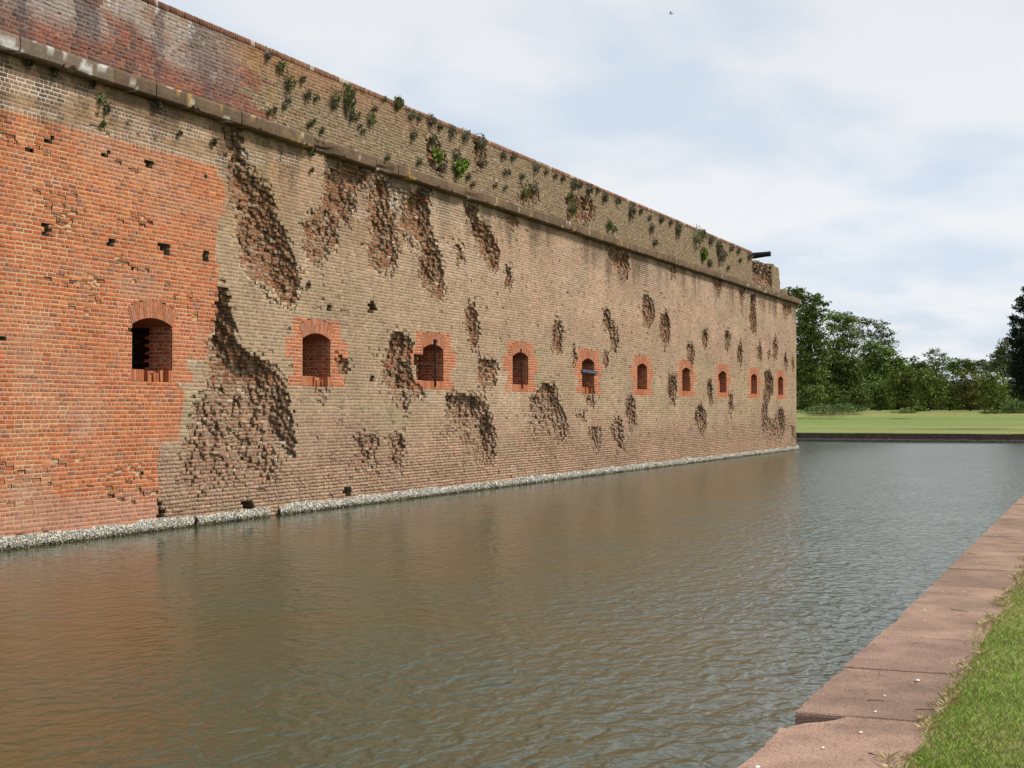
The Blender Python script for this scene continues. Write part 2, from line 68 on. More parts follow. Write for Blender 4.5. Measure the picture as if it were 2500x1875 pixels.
PLANTS=[['green', 25.43, 8.97, 0.51, 0.25, 'mid sized green fern under the parapet top, left of second embrasure', 'weeds growing on the fort wall'], ['green', 25.75, 8.68, 0.47, 0.41, 'mid sized green fern midway up the parapet, left of second embrasure', 'weeds growing on the fort wall'], ['green', 27.61, 8.75, 0.48, 0.36, 'mid sized green fern midway up the parapet, over second embrasure', 'weeds growing on the fort wall'], ['green', 29.25, 8.61, 0.53, 0.3, 'mid sized green fern midway up the parapet, right of second embrasure', 'weeds growing on the fort wall'], ['green', 25.02, 7.98, 0.16, 0.15, 'small green fern low on the parapet, left of second embrasure', 'weeds growing on the fort wall'], ['green', 26.59, 8.02, 0.23, 0.16, 'small green fern low on the parapet, over second embrasure, leftmost of two', 'weeds growing on the fort wall'], ['green', 27.09, 7.97, 0.19, 0.14, 'small green fern low on the parapet, over second embrasure, rightmost of two', 'weeds growing on the fort wall'], ['green', 31.73, 8.02, 0.36, 0.16, 'mid sized green fern low on the parapet, over third embrasure', 'weeds growing on the fort wall'], ['green', 30.06, 7.87, 0.28, 0.15, 'small green fern low on the parapet, left of third embrasure', 'weeds growing on the fort wall'], ['green', 26.63, 7.49, 0.36, 0.21, 'mid sized green fern hanging under the stone ledge, over second embrasure', 'weeds growing on the fort wall'], ['grey', 24.95, 9.08, 0.25, 0.26, 'mid sized grey green weed under the parapet top, left of second embrasure', 'weeds growing on the fort wall'], ['grey', 25.73, 8.34, 0.3, 0.18, 'mid sized grey green weed midway up the parapet, left of second embrasure', 'weeds growing on the fort wall'], ['grey', 25.6, 8.22, 0.3, 0.16, 'small grey green weed low on the parapet, left of second embrasure, rightmost of two', 'weeds growing on the fort wall'], ['grey', 26.29, 8.9, 0.27, 0.18, 'small grey green weed midway up the parapet, over second embrasure, leftmost of two', 'weeds growing on the fort wall'], ['grey', 26.49, 8.6, 0.36, 0.25, 'mid sized grey green weed midway up the parapet, over second embrasure, leftmost of two', 'weeds growing on the fort wall'], ['grey', 26.86, 8.62, 0.28, 0.14, 'small grey green weed midway up the parapet, over second embrasure, rightmost of two', 'weeds growing on the fort wall'], ['grey', 25.22, 8.04, 0.12, 0.13, 'small grey green weed low on the parapet, left of second embrasure, leftmost of two', 'weeds growing on the fort wall'], ['grey', 26.77, 8.12, 0.11, 0.09, 'small grey green weed low on the parapet, over second embrasure', 'weeds growing on the fort wall'], ['grey', 27.61, 8.6, 0.43, 0.14, 'mid sized grey green weed midway up the parapet, over second embrasure, rightmost of two', 'weeds growing on the fort wall'], ['grey', 28.4, 8.51, 0.3, 0.29, 'mid sized grey green weed midway up the parapet, right of second embrasure', 'weeds growing on the fort wall'], ['grey', 28.67, 8.57, 0.26, 0.15, 'small grey green weed midway up the parapet, right of second embrasure, leftmost of four', 'weeds growing on the fort wall'], ['grey', 29.46, 8.88, 0.21, 0.15, 'small grey green weed midway up the parapet, right of second embrasure, rightmost of four', 'weeds growing on the fort wall'], ['grey', 28.75, 8.36, 0.13, 0.1, 'small grey green weed midway up the parapet, right of second embrasure, second of four', 'weeds growing on the fort wall'], ['grey', 28.91, 8.28, 0.16, 0.15, 'small grey green weed midway up the parapet, right of second embrasure, third of four', 'weeds growing on the fort wall'], ['grey', 29.94, 9.2, 0.14, 0.1, 'small grey green weed under the parapet top, left of third embrasure', 'weeds growing on the fort wall'], ['grey', 31.31, 9.08, 0.59, 0.24, 'mid sized grey green weed under the parapet top, left of third embrasure', 'weeds growing on the fort wall'], ['grey', 31.73, 9.09, 0.3, 0.19, 'mid sized grey green weed under the parapet top, over third embrasure, leftmost of four', 'weeds growing on the fort wall'], ['grey', 32.4, 9.13, 0.62, 0.3, 'mid sized grey green weed under the parapet top, over third embrasure, second of four', 'weeds growing on the fort wall'], ['grey', 32.91, 9.09, 0.53, 0.16, 'mid sized grey green weed under the parapet top, over third embrasure, third of four', 'weeds growing on the fort wall'], ['grey', 33.59, 9.07, 0.53, 0.36, 'mid sized grey green weed under the parapet top, over third embrasure, rightmost of four', 'weeds growing on the fort wall'], ['grey', 34.4, 9.12, 0.62, 0.34, 'mid sized grey green weed under the parapet top, right of third embrasure', 'weeds growing on the fort wall'], ['grey', 35.36, 9.08, 0.8, 0.47, 'large grey green weed under the parapet top, right of third embrasure', 'weeds growing on the fort wall'], ['grey', 35.5, 8.6, 0.67, 0.26, 'mid sized grey green weed midway up the parapet, left of fourth embrasure', 'weeds growing on the fort wall'], ['grey', 31.4, 8.63, 0.36, 0.32, 'mid sized grey green weed midway up the parapet, left of third embrasure', 'weeds growing on the fort wall'], ['grey', 33.04, 8.11, 0.45, 0.33, 'mid sized grey green weed low on the parapet, over third embrasure', 'weeds growing on the fort wall'], ['grey', 33.83, 8.52, 0.47, 0.34, 'mid sized grey green weed midway up the parapet, right of third embrasure', 'weeds growing on the fort wall'], ['grey', 34.58, 8.09, 0.28, 0.23, 'mid sized grey green weed low on the parapet, right of third embrasure, leftmost of two', 'weeds growing on the fort wall'], ['grey', 34.86, 7.93, 0.35, 0.17, 'mid sized grey green weed low on the parapet, right of third embrasure, rightmost of two', 'weeds growing on the fort wall'], ['grey', 26.66, 7.07, 0.11, 0.09, 'small grey green weed hanging under the stone ledge, over second embrasure', 'weeds growing on the fort wall'], ['grey', 32.53, 8.72, 0.38, 0.22, 'mid sized grey green weed midway up the parapet, over third embrasure', 'weeds growing on the fort wall'], ['tall', 28.22, 8.77, 0.5, 0.58, 'large tall stemmed weed midway up the parapet, right of second embrasure', 'weeds growing on the fort wall'], ['tall', 30.61, 9.17, 0.45, 0.26, 'mid sized tall stemmed weed under the parapet top, left of third embrasure', 'weeds growing on the fort wall'], ['bright', 32.72, 8.31, 0.76, 0.33, 'large bright leafy weed midway up the parapet, over third embrasure', 'weeds growing on the fort wall'], ['bright', 33.96, 8.2, 0.74, 0.42, 'large bright leafy weed low on the parapet, right of third embrasure', 'weeds growing on the fort wall'], ['bright', 34.37, 8.4, 0.34, 0.2, 'mid sized bright leafy weed midway up the parapet, right of third embrasure', 'weeds growing on the fort wall'], ['grey', 36.93, 9.02, 0.6, 0.21, 'mid sized grey green weed under the parapet top, left of fourth embrasure', 'weeds growing on the fort wall'], ['grey', 37.62, 9.09, 0.56, 0.22, 'mid sized grey green weed under the parapet top, over fourth embrasure', 'weeds growing on the fort wall'], ['grey', 39.33, 9.04, 0.51, 0.37, 'mid sized grey green weed under the parapet top, right of fourth embrasure', 'weeds growing on the fort wall'], ['grey', 40.15, 9.02, 0.21, 0.11, 'small grey green weed under the parapet top, right of fourth embrasure, leftmost of two', 'weeds growing on the fort wall'], ['grey', 40.89, 9.01, 0.22, 0.15, 'small grey green weed under the parapet top, right of fourth embrasure, rightmost of two', 'weeds growing on the fort wall'], ['grey', 41.55, 9.05, 0.46, 0.12, 'mid sized grey green weed under the parapet top, left of fifth embrasure, leftmost of two', 'weeds growing on the fort wall'], ['grey', 42.46, 9.0, 0.69, 0.36, 'mid sized grey green weed under the parapet top, left of fifth embrasure, rightmost of two', 'weeds growing on the fort wall'], ['grey', 43.04, 9.08, 0.58, 0.2, 'mid sized grey green weed under the parapet top, over fifth embrasure, leftmost of three', 'weeds growing on the fort wall'], ['grey', 43.88, 9.03, 0.61, 0.37, 'mid sized grey green weed under the parapet top, over fifth embrasure, second of three', 'weeds growing on the fort wall'], ['grey', 44.75, 9.11, 0.38, 0.17, 'mid sized grey green weed under the parapet top, over fifth embrasure, rightmost of three', 'weeds growing on the fort wall'], ['grey', 45.39, 8.99, 0.52, 0.34, 'mid sized grey green weed under the parapet top, right of fifth embrasure', 'weeds growing on the fort wall'], ['grey', 46.78, 9.08, 0.55, 0.26, 'mid sized grey green weed under the parapet top, left of sixth embrasure', 'weeds growing on the fort wall'], ['grey', 48.18, 8.86, 0.58, 0.62, 'large grey green weed midway up the parapet, left of sixth embrasure', 'weeds growing on the fort wall'], ['grey', 49.29, 9.02, 0.49, 0.14, 'mid sized grey green weed under the parapet top, over sixth embrasure, leftmost of two', 'weeds growing on the fort wall'], ['grey', 50.35, 8.92, 0.39, 0.16, 'mid sized grey green weed under the parapet top, over sixth embrasure, rightmost of two', 'weeds growing on the fort wall'], ['grey', 51.79, 9.02, 0.63, 0.24, 'mid sized grey green weed under the parapet top, right of sixth embrasure', 'weeds growing on the fort wall'], ['grey', 52.95, 9.04, 0.42, 0.19, 'mid sized grey green weed under the parapet top, left of seventh embrasure', 'weeds growing on the fort wall'], ['grey', 53.9, 8.88, 0.53, 0.64, 'large grey green weed midway up the parapet, left of seventh embrasure', 'weeds growing on the fort wall'], ['grey', 50.51, 8.55, 0.39, 0.37, 'mid sized grey green weed midway up the parapet, over sixth embrasure', 'weeds growing on the fort wall'], ['grey', 57.53, 9.13, 0.74, 0.31, 'mid sized grey green weed under the parapet top, right of seventh embrasure', 'weeds growing on the fort wall'], ['grey', 58.73, 8.99, 0.82, 0.37, 'large grey green weed under the parapet top, left of eighth embrasure', 'weeds growing on the fort wall'], ['grey', 59.98, 8.91, 0.91, 0.43, 'large grey green weed under the parapet top, over eighth embrasure', 'weeds growing on the fort wall'], ['grey', 60.29, 8.51, 1.07, 0.81, 'large grey green weed midway up the parapet, over eighth embrasure', 'weeds growing on the fort wall'], ['grey', 62.17, 9.02, 0.69, 0.28, 'mid sized grey green weed under the parapet top, right of eighth embrasure, leftmost of two', 'weeds growing on the fort wall'], ['grey', 58.52, 8.02, 0.74, 0.32, 'mid sized grey green weed low on the parapet, left of eighth embrasure', 'weeds growing on the fort wall'], ['grey', 50.98, 8.08, 0.63, 0.23, 'mid sized grey green weed low on the parapet, right of sixth embrasure', 'weeds growing on the fort wall'], ['grey', 37.07, 8.56, 0.27, 0.18, 'small grey green weed midway up the parapet, left of fourth embrasure', 'weeds growing on the fort wall'], ['grey', 37.3, 8.61, 0.23, 0.16, 'small grey green weed midway up the parapet, over fourth embrasure', 'weeds growing on the fort wall'], ['grey', 38.29, 8.63, 0.48, 0.18, 'mid sized grey green weed midway up the parapet, over fourth embrasure, leftmost of two', 'weeds growing on the fort wall'], ['grey', 36.35, 8.12, 0.27, 0.17, 'small grey green weed low on the parapet, left of fourth embrasure, leftmost of two', 'weeds growing on the fort wall'], ['grey', 37.07, 8.15, 0.23, 0.11, 'small grey green weed low on the parapet, left of fourth embrasure, rightmost of two', 'weeds growing on the fort wall'], ['grey', 39.23, 8.39, 0.5, 0.33, 'mid sized grey green weed midway up the parapet, over fourth embrasure, rightmost of two', 'weeds growing on the fort wall'], ['green', 38.53, 8.19, 0.68, 0.37, 'large green fern low on the parapet, over fourth embrasure', 'weeds growing on the fort wall'], ['green', 42.23, 8.21, 0.69, 0.44, 'large green fern low on the parapet, left of fifth embrasure', 'weeds growing on the fort wall'], ['green', 45.84, 8.13, 0.66, 0.34, 'mid sized green fern low on the parapet, right of fifth embrasure, leftmost of two', 'weeds growing on the fort wall'], ['green', 46.37, 8.04, 0.4, 0.21, 'mid sized green fern low on the parapet, right of fifth embrasure, rightmost of two', 'weeds growing on the fort wall'], ['green', 56.55, 8.87, 1.34, 0.92, 'large green fern midway up the parapet, right of seventh embrasure', 'weeds growing on the fort wall'], ['green', 42.23, 8.57, 0.58, 0.2, 'mid sized green fern midway up the parapet, left of fifth embrasure', 'weeds growing on the fort wall'], ['bright', 57.62, 8.3, 0.88, 0.42, 'large bright leafy weed midway up the parapet, right of seventh embrasure', 'weeds growing on the fort wall'], ['grey', 65.51, 8.97, 0.77, 0.33, 'large grey green weed under the parapet top, over ninth embrasure', 'weeds growing on the fort wall'], ['grey', 63.44, 9.02, 0.64, 0.24, 'mid sized grey green weed under the parapet top, right of eighth embrasure, rightmost of two', 'weeds growing on the fort wall'], ['grey', 60.08, 8.61, 0.62, 0.23, 'mid sized grey green weed midway up the parapet, over eighth embrasure, leftmost of two', 'weeds growing on the fort wall'], ['grey', 61.0, 8.62, 0.63, 0.24, 'mid sized grey green weed midway up the parapet, over eighth embrasure, rightmost of two', 'weeds growing on the fort wall'], ['grey', 61.63, 8.13, 0.48, 0.2, 'mid sized grey green weed low on the parapet, over eighth embrasure', 'weeds growing on the fort wall'], ['grey', 63.77, 8.64, 0.51, 0.16, 'mid sized grey green weed midway up the parapet, left of ninth embrasure', 'weeds growing on the fort wall'], ['dark', 18.05, 7.45, 0.32, 0.2, 'mid sized dark hanging weed hanging under the stone ledge, left of first embrasure', 'weeds growing on the fort wall'], ['dark', 18.65, 7.43, 0.18, 0.16, 'small dark hanging weed hanging under the stone ledge, left of first embrasure, leftmost of three', 'weeds growing on the fort wall'], ['dark', 21.31, 7.45, 0.52, 0.27, 'mid sized dark hanging weed hanging under the stone ledge, over first embrasure', 'weeds growing on the fort wall'], ['dark', 19.97, 7.13, 0.2, 0.19, 'small dark hanging weed hanging under the stone ledge, left of first embrasure, rightmost of three', 'weeds growing on the fort wall'], ['dark', 23.08, 7.08, 0.17, 0.14, 'small dark hanging weed hanging under the stone ledge, right of first embrasure, leftmost of two', 'weeds growing on the fort wall'], ['dark', 19.6, 7.44, 0.16, 0.13, 'small dark hanging weed hanging under the stone ledge, left of first embrasure, second of three', 'weeds growing on the fort wall'], ['green', 19.82, 7.21, 0.2, 0.17, 'small green fern hanging under the stone ledge, left of first embrasure', 'weeds growing on the fort wall'], ['green', 22.02, 7.04, 0.12, 0.09, 'small green fern hanging under the stone ledge, over first embrasure', 'weeds growing on the fort wall'], ['green', 19.87, 6.83, 0.1, 0.11, 'small green fern on the wall face, left of first embrasure', 'weeds growing on the fort wall'], ['dark', 31.98, 7.36, 0.65, 0.25, 'mid sized dark hanging weed hanging under the stone ledge, over third embrasure', 'weeds growing on the fort wall'], ['dark', 23.1, 7.09, 0.13, 0.1, 'small dark hanging weed hanging under the stone ledge, right of first embrasure, rightmost of two', 'weeds growing on the fort wall'], ['dark', 26.55, 4.71, 0.1, 0.16, 'small dark hanging weed on the wall face, over second embrasure', 'weeds growing on the fort wall'], ['dark', 26.67, 7.5, 0.37, 0.19, 'mid sized dark hanging weed hanging under the stone ledge, over second embrasure', 'weeds growing on the fort wall']]
SHELLS=[(8.94, -14.48, 0.022, 'largest white shell bit on the third coping stone, mid width'), (8.39, -14.37, 0.014, 'white shell speck nearer the water than the largest one'), (7.93, -14.39, 0.016, 'white shell speck just beyond the broken coping corner'), (7.4, -14.4, 0.016, 'white shell speck on the nearest stone below the broken corner'), (7.0, -14.29, 0.014, 'small oblong white speck in the middle of the nearest stone'), (6.51, -14.09, 0.022, 'white shell bit at the bottom edge, close to the water'), (12.07, -14.14, 0.014, 'white speck near the curled twig, water side'), (11.48, -14.21, 0.012, 'white speck just below its neighbour near the curled twig'), (13.41, -14.31, 0.012, 'white speck above the curled twig'), (13.33, -14.14, 0.012, 'white speck nearer the water above the curled twig'), (16.0, -14.19, 0.014, 'white speck beside the thin straight twig far along the coping'), (19.45, -14.12, 0.014, 'white speck far along the coping near the water edge')]
TWIGS=[(12.18, -14.33, -2.32, 0.22, 'dark curled twig on the coping stone near the lawn'), (16.85, -14.01, -1.15, 0.1, 'pale straight stick lying far along the coping'), (8.21, -14.31, -1.21, 0.09, 'thin dark twig lying beyond the broken coping corner'), (6.97, -14.52, -2.74, 0.08, 'short dark twig on the nearest coping stone'), (8.05, -14.58, -1.03, 0.12, 'long thin twig lying by the dry grass edge')]
WEEDS=[(151, 13.3, 1.1, 4.2, 0.55, '', 'pale green weed patch on the lawn slope near the fort corner'), (152, 4.7, 1.1, 1.3, 0.55, '', 'small dark green weed patch on the middle of the lawn slope'), (158, 12.7, 1.6, 3.2, 0.7, '', 'tall bright weeds at the foot of the shrubs near the fort'), (160, -5.3, 1.75, 1.6, 0.9, '', 'pale weeds below the near black conifer')]
TREES=[["oak_tree","tall dark green tree rising right behind the fort corner","tree","dark",172.0,18.2,1.1,0.3,[[172.0,20.1,15.3,1.66,1.06],[172.0,19.5,15.9,0.6,0.42],[172.0,18.5,14.2,1.51,1.06],[172.0,17.6,15.0,0.91,0.53],[172.0,16.4,14.3,0.76,0.42],[172.0,18.8,13.0,1.66,1.21],[172.0,17.3,12.8,1.21,0.91],[172.0,19.4,11.2,1.81,1.51],[172.0,17.6,10.8,1.51,1.51],[172.0,19.1,8.7,1.97,1.81],[172.0,17.0,9.0,1.36,1.51],[172.0,18.8,6.2,1.81,1.81],[172.0,17.3,6.3,1.36,1.66]],"trees at the far edge of the lawn"],["pine_tree","pale green rounded tree beside the tall dark one at the fort corner","tree","light",188.0,17.4,0.8,0.26,[[188.0,18.3,13.8,1.16,0.74],[188.0,17.2,13.5,1.32,0.83],[188.0,16.1,13.3,0.99,0.74],[188.0,18.0,12.4,1.49,0.99],[188.0,16.6,12.1,1.49,0.99],[188.0,15.8,10.9,1.16,0.99],[188.0,17.4,10.8,1.49,0.99],[188.0,16.6,9.4,1.65,1.16],[188.0,18.4,10.0,1.16,1.16]],"trees at the far edge of the lawn"],["open_crown_tree","thin crowned tree with bare grey limbs showing through its leaves","tree","grey",200.0,16.3,0.5,0.24,[[200.0,16.7,13.7,1.05,0.6],[200.0,15.7,13.7,1.05,0.6],[200.0,14.5,13.1,1.23,0.7],[200.0,13.5,12.2,1.05,0.79],[200.0,13.0,10.8,0.88,0.97],[200.0,12.7,9.8,0.62,0.79],[200.0,15.0,11.9,1.23,0.79],[200.0,16.7,12.3,0.97,0.88],[200.0,14.0,11.2,1.05,0.79]],"trees at the far edge of the lawn"],["broadleaf_tree","mid green tree standing under the thin open crown","tree","mid",184.0,12.3,1.1,0.28,[[184.0,12.7,9.5,1.46,0.97],[184.0,11.7,8.6,1.46,1.13],[184.0,10.6,8.1,1.13,1.13],[184.0,13.2,8.1,1.46,1.29],[184.0,9.6,7.7,0.97,0.81],[184.0,9.0,7.0,0.81,0.73],[184.0,11.7,6.8,1.94,1.46],[184.0,13.4,5.9,1.78,1.62]],"trees at the far edge of the lawn"],["dark_broadleaf_tree","deep green bushy tree between the pale tree and the shore shrubs","tree","dark",176.0,15.3,1.2,0.3,[[176.0,16.5,7.9,1.55,1.39],[176.0,15.0,7.6,1.55,1.39],[176.0,13.8,6.7,1.39,1.39],[176.0,15.9,5.9,1.86,1.7],[176.0,14.1,4.7,1.7,1.55],[176.0,17.4,4.7,1.55,1.86]],"trees at the far edge of the lawn"],["small_pine_tree","small flat topped pine standing above the low scrub","tree","mid",212.0,8.3,0.7,0.24,[[212.0,8.7,10.2,0.78,0.3],[212.0,9.4,9.6,0.84,0.34],[212.0,8.0,9.6,0.84,0.37],[212.0,7.3,9.0,0.93,0.37],[212.0,9.1,8.9,0.93,0.37],[212.0,8.2,8.4,1.3,0.48],[212.0,8.4,7.5,1.68,0.75]],"trees at the far edge of the lawn"],["low_tree","low dark tree just left of the small flat topped pine","tree","dark",205.0,9.7,1,0.26,[[205.0,9.6,8.1,0.9,0.5],[205.0,10.1,7.5,1.26,0.72],[205.0,10.6,8.0,0.25,0.25],[205.0,9.3,7.0,1.44,0.81]],"trees at the far edge of the lawn"],["low_tree","ragged low tree just right of the small flat topped pine","tree","mid",205.0,4.8,1,0.26,[[205.0,4.9,8.3,0.9,0.65],[205.0,3.9,8.2,0.9,0.61],[205.0,5.6,7.7,1.08,0.65],[205.0,4.6,7.3,1.62,0.81],[205.0,3.3,7.8,0.72,0.72]],"trees at the far edge of the lawn"],["low_tree","broad low tree between the ragged tree and the grey one","tree","grey",205.0,2.0,0.9,0.26,[[205.0,2.4,8.1,1.08,0.61],[205.0,1.4,8.1,0.9,0.61],[205.0,1.9,7.2,1.62,0.81],[205.0,0.8,7.7,0.9,0.9]],"trees at the far edge of the lawn"],["grey_green_tree","grey green tree standing left of the near black conifer","tree","grey",185.0,-2.3,0.9,0.26,[[185.0,-2.3,9.5,0.81,0.65],[185.0,-3.0,10.0,0.81,0.65],[185.0,-1.7,8.4,0.98,0.81],[185.0,-2.7,8.4,1.3,0.98],[185.0,-1.6,7.3,0.98,0.81],[185.0,-2.4,6.9,1.46,1.14],[185.0,-3.5,7.5,1.46,1.46]],"trees at the far edge of the lawn"],["dark_conifer","near black spiky conifer cut off by the photo edge","tree","black",118.0,-9.2,1.6,0.16,[[118.0,-8.8,11.0,0.29,0.62],[118.0,-8.5,10.3,0.62,0.27],[118.0,-8.9,9.8,0.93,0.52],[118.0,-8.1,9.0,0.52,0.23],[118.0,-8.5,8.6,0.93,0.41],[118.0,-8.1,8.0,0.57,0.31],[118.0,-8.8,7.6,1.24,0.62],[118.0,-8.2,7.1,0.62,0.41],[118.0,-8.5,6.4,0.93,0.73],[118.0,-9.0,5.4,1.45,1.04],[118.0,-8.3,4.8,0.83,0.83],[118.0,-8.7,3.7,1.14,0.93],[118.0,-9.4,7.0,1.24,1.56],[118.0,-9.4,4.5,1.35,1.56]],"trees at the far edge of the lawn"],["shrub","small round dark bush close by the foot of the fort corner","shrub","dark",164.0,17.2,1.3,0.26,[[164.0,17.5,3.1,0.86,1.15],[164.0,16.2,3.7,1.3,1.15]],"shrubs in front of the far trees"],["shrub","bushy green shrub second from the fort corner","shrub","mid",171.0,15.6,1.3,0.26,[[171.0,15.6,3.7,1.2,1.28],[171.0,14.6,3.1,0.9,0.9]],"shrubs in front of the far trees"],["shrub","low spreading shrub below the deep green bushy tree","shrub","dark",167.0,12.1,1.3,0.26,[[167.0,12.6,2.9,1.32,0.88],[167.0,11.6,3.5,1.17,1.03]],"shrubs in front of the far trees"],["shrub","large rounded shrub below the mid green tree","shrub","mid",174.0,10.5,1.3,0.26,[[174.0,10.8,4.6,1.68,1.38],[174.0,10.2,3.4,1.68,1.38]],"shrubs in front of the far trees"],["shrub","tall yellow green shrub just left of the small pine","shrub","olive",170.0,7.5,1.3,0.26,[[170.0,7.7,5.0,1.64,1.34],[170.0,7.0,3.8,1.64,1.64],[170.0,5.9,5.7,1.34,0.9]],"shrubs in front of the far trees"],["shrub","olive shrub standing below the small flat topped pine","shrub","olive",166.0,4.0,1.3,0.26,[[166.0,4.3,5.2,1.61,1.02],[166.0,3.7,3.8,1.75,1.61]],"shrubs in front of the far trees"],["shrub","dark shrub between the olive shrub and the brownish one","shrub","dark",173.0,2.6,1.3,0.26,[[173.0,2.8,5.0,1.52,1.37],[173.0,2.4,3.5,1.67,1.52]],"shrubs in front of the far trees"],["shrub","brownish green shrub below the ragged low tree","shrub","brown",169.0,-0.0,1.3,0.26,[[169.0,0.2,5.1,1.34,1.19],[169.0,-0.0,3.6,1.63,1.49]],"shrubs in front of the far trees"],["shrub","wide shrub with a domed top below the broad low tree","shrub","olive",165.0,-2.4,1.3,0.26,[[165.0,-2.1,4.9,1.45,1.16],[165.0,-2.5,3.6,1.6,1.45]],"shrubs in front of the far trees"],["shrub","pale green shrub at the foot of the near black conifer","shrub","light",172.0,-4.0,1.3,0.26,[[172.0,-3.6,4.1,1.21,1.21],[172.0,-4.3,3.1,1.21,1.06]],"shrubs in front of the far trees"]]
# ------------------------------------------------------------------ helpers
def tag(o, label=None, cat=None, group=None, kind=None):
    if label: o['label'] = label
    if cat: o['category'] = cat
    if group: o['group'] = group
    if kind: o['kind'] = kind
    return o
def link(o, parent=None):
    COL.objects.link(o)
    if parent is not None: o.parent = parent
    return o
def empty(name, loc=(0, 0, 0), parent=None):
    o = bpy.data.objects.new(name, None); o.location = loc; o.empty_display_size = .2
    return link(o, parent)
def mesh_obj(name, verts, faces, mat, parent=None, col=None, smooth=False, loc=None):
    """verts (n,3); faces: (m,4) array or list of lists; col (n,3) linear per vertex"""
    me = bpy.data.meshes.new(name)
    verts = np.asarray(verts, dtype=np.float32)
    if isinstance(faces, np.ndarray):
        n, k = faces.shape
        me.vertices.add(len(verts)); me.vertices.foreach_set('co', verts.ravel())
        me.loops.add(n * k); me.loops.foreach_set('vertex_index', faces.astype(np.int32).ravel())
        me.polygons.add(n); me.polygons.foreach_set('loop_start', np.arange(0, n * k, k, dtype=np.int32))
        me.polygons.foreach_set('loop_total', np.full(n, k, dtype=np.int32))
        me.update(calc_edges=True)
    else:
        me.from_pydata([tuple(map(float, v)) for v in verts], [], [list(map(int, f)) for f in faces]); me.update()
    if col is not None:
        a = me.color_attributes.new('col', 'FLOAT_COLOR', 'POINT')
        c = np.ones((len(verts), 4), dtype=np.float32); c[:, :3] = col
        a.data.foreach_set('color', c.ravel())
    if smooth:
        me.polygons.foreach_set('use_smooth', np.ones(len(me.polygons), dtype=bool))
    if mat is not None: me.materials.append(mat)
    o = bpy.data.objects.new(name, me)
    if loc is not None: o.location = loc
    return link(o, parent)

def hash2(ix, iz, seed):
    h = (ix.astype(np.int64) * 374761393 + iz.astype(np.int64) * 668265263 + seed * 1442695041) & 0xffffffff
    h = ((h ^ (h >> 13)) * 1274126177) & 0xffffffff
    h = h ^ (h >> 16)
    return (h & 0xffff) / 65535.0
def vn(x, z, s, seed=0, oct=3):
    """value noise 0..1, feature size s metres (a number or a pair)"""
    sx, sz = s if isinstance(s, tuple) else (s, s)
    x = np.asarray(x, float) / sx; z = np.asarray(z, float) / sz
    t = 0; a = 1; tot = 0
    for o in range(oct):
        ix = np.floor(x); iz = np.floor(z); fx = x - ix; fz = z - iz
        fx = fx * fx * (3 - 2 * fx); fz = fz * fz * (3 - 2 * fz)
        v = (hash2(ix, iz, seed + o) * (1 - fx) + hash2(ix + 1, iz, seed + o) * fx) * (1 - fz) + (hash2(ix, iz + 1, seed + o) * (1 - fx) + hash2(ix + 1, iz + 1, seed + o) * fx) * fz
        t = t + a * v; tot += a; a *= .5; x = x * 2.03 + 17; z = z * 2.03 + 5
    return t / tot
def lerp(a, b, t):
    a = np.asarray(a, float); b = np.asarray(b, float); t = np.asarray(t, float)
    return a * (1 - t[..., None]) + b * t[..., None]
def ss(x, a, b):
    t = np.clip((np.asarray(x, float) - a) / (b - a), 0, 1); return t * t * (3 - 2 * t)
def pick(pal, n):
    pal = np.array(pal); return pal[rng.integers(0, len(pal), n)]

# ------------------------------------------------------------------ materials
def new_mat(name):
    m = bpy.data.materials.new(name); m.use_nodes = True
    b = m.node_tree.nodes['Principled BSDF']; b.inputs['Roughness'].default_value = .9; b.inputs['Specular IOR Level'].default_value = .25
    return m, m.node_tree, b
def node(nt, typ, **kw):
    n = nt.nodes.new(typ)
    for k, v in kw.items():
        if k in n.inputs: n.inputs[k].default_value = v
        else: setattr(n, k, v)
    return n
def noise(nt, scale, detail=4, rough=.55, vec=None):
    n = node(nt, 'ShaderNodeTexNoise'); n.inputs['Scale'].default_value = scale; n.inputs['Detail'].default_value = detail; n.inputs['Roughness'].default_value = rough
    if vec is not None: nt.links.new(vec, n.inputs['Vector'])
    return n
def objco(nt, scale=None):
    g = nt.nodes.new('ShaderNodeNewGeometry')
    if scale is None: return g.outputs['Position']
    m = nt.nodes.new('ShaderNodeMapping'); m.inputs['Scale'].default_value = scale; nt.links.new(g.outputs['Position'], m.inputs[0]); return m.outputs[0]
def mrange(nt, v, a, b, c, d):
    n = nt.nodes.new('ShaderNodeMapRange'); nt.links.new(v, n.inputs[0])
    for i, x in enumerate((a, b, c, d)): n.inputs[i + 1].default_value = x
    return n.outputs[0]
def mul_col(nt, c, f):
    n = nt.nodes.new('ShaderNodeVectorMath'); n.operation = 'SCALE'; nt.links.new(c, n.inputs[0]); nt.links.new(f, n.inputs['Scale']); return n.outputs[0]
def mixc(nt, f, a, b):
    n = nt.nodes.new('ShaderNodeMix'); n.data_type = 'RGBA'
    if isinstance(f, (int, float)): n.inputs[0].default_value = f
    else: nt.links.new(f, n.inputs[0])
    for v, i in ((a, 6), (b, 7)):
        if isinstance(v, tuple): n.inputs[i].default_value = (*v, 1)
        else: nt.links.new(v, n.inputs[i])
    return n.outputs[2]
def bump(nt, b, h, strength, dist):
    n = nt.nodes.new('ShaderNodeBump'); n.inputs['Strength'].default_value = strength; n.inputs['Distance'].default_value = dist
    nt.links.new(h, n.inputs['Height']); nt.links.new(n.outputs[0], b.inputs['Normal']); return n
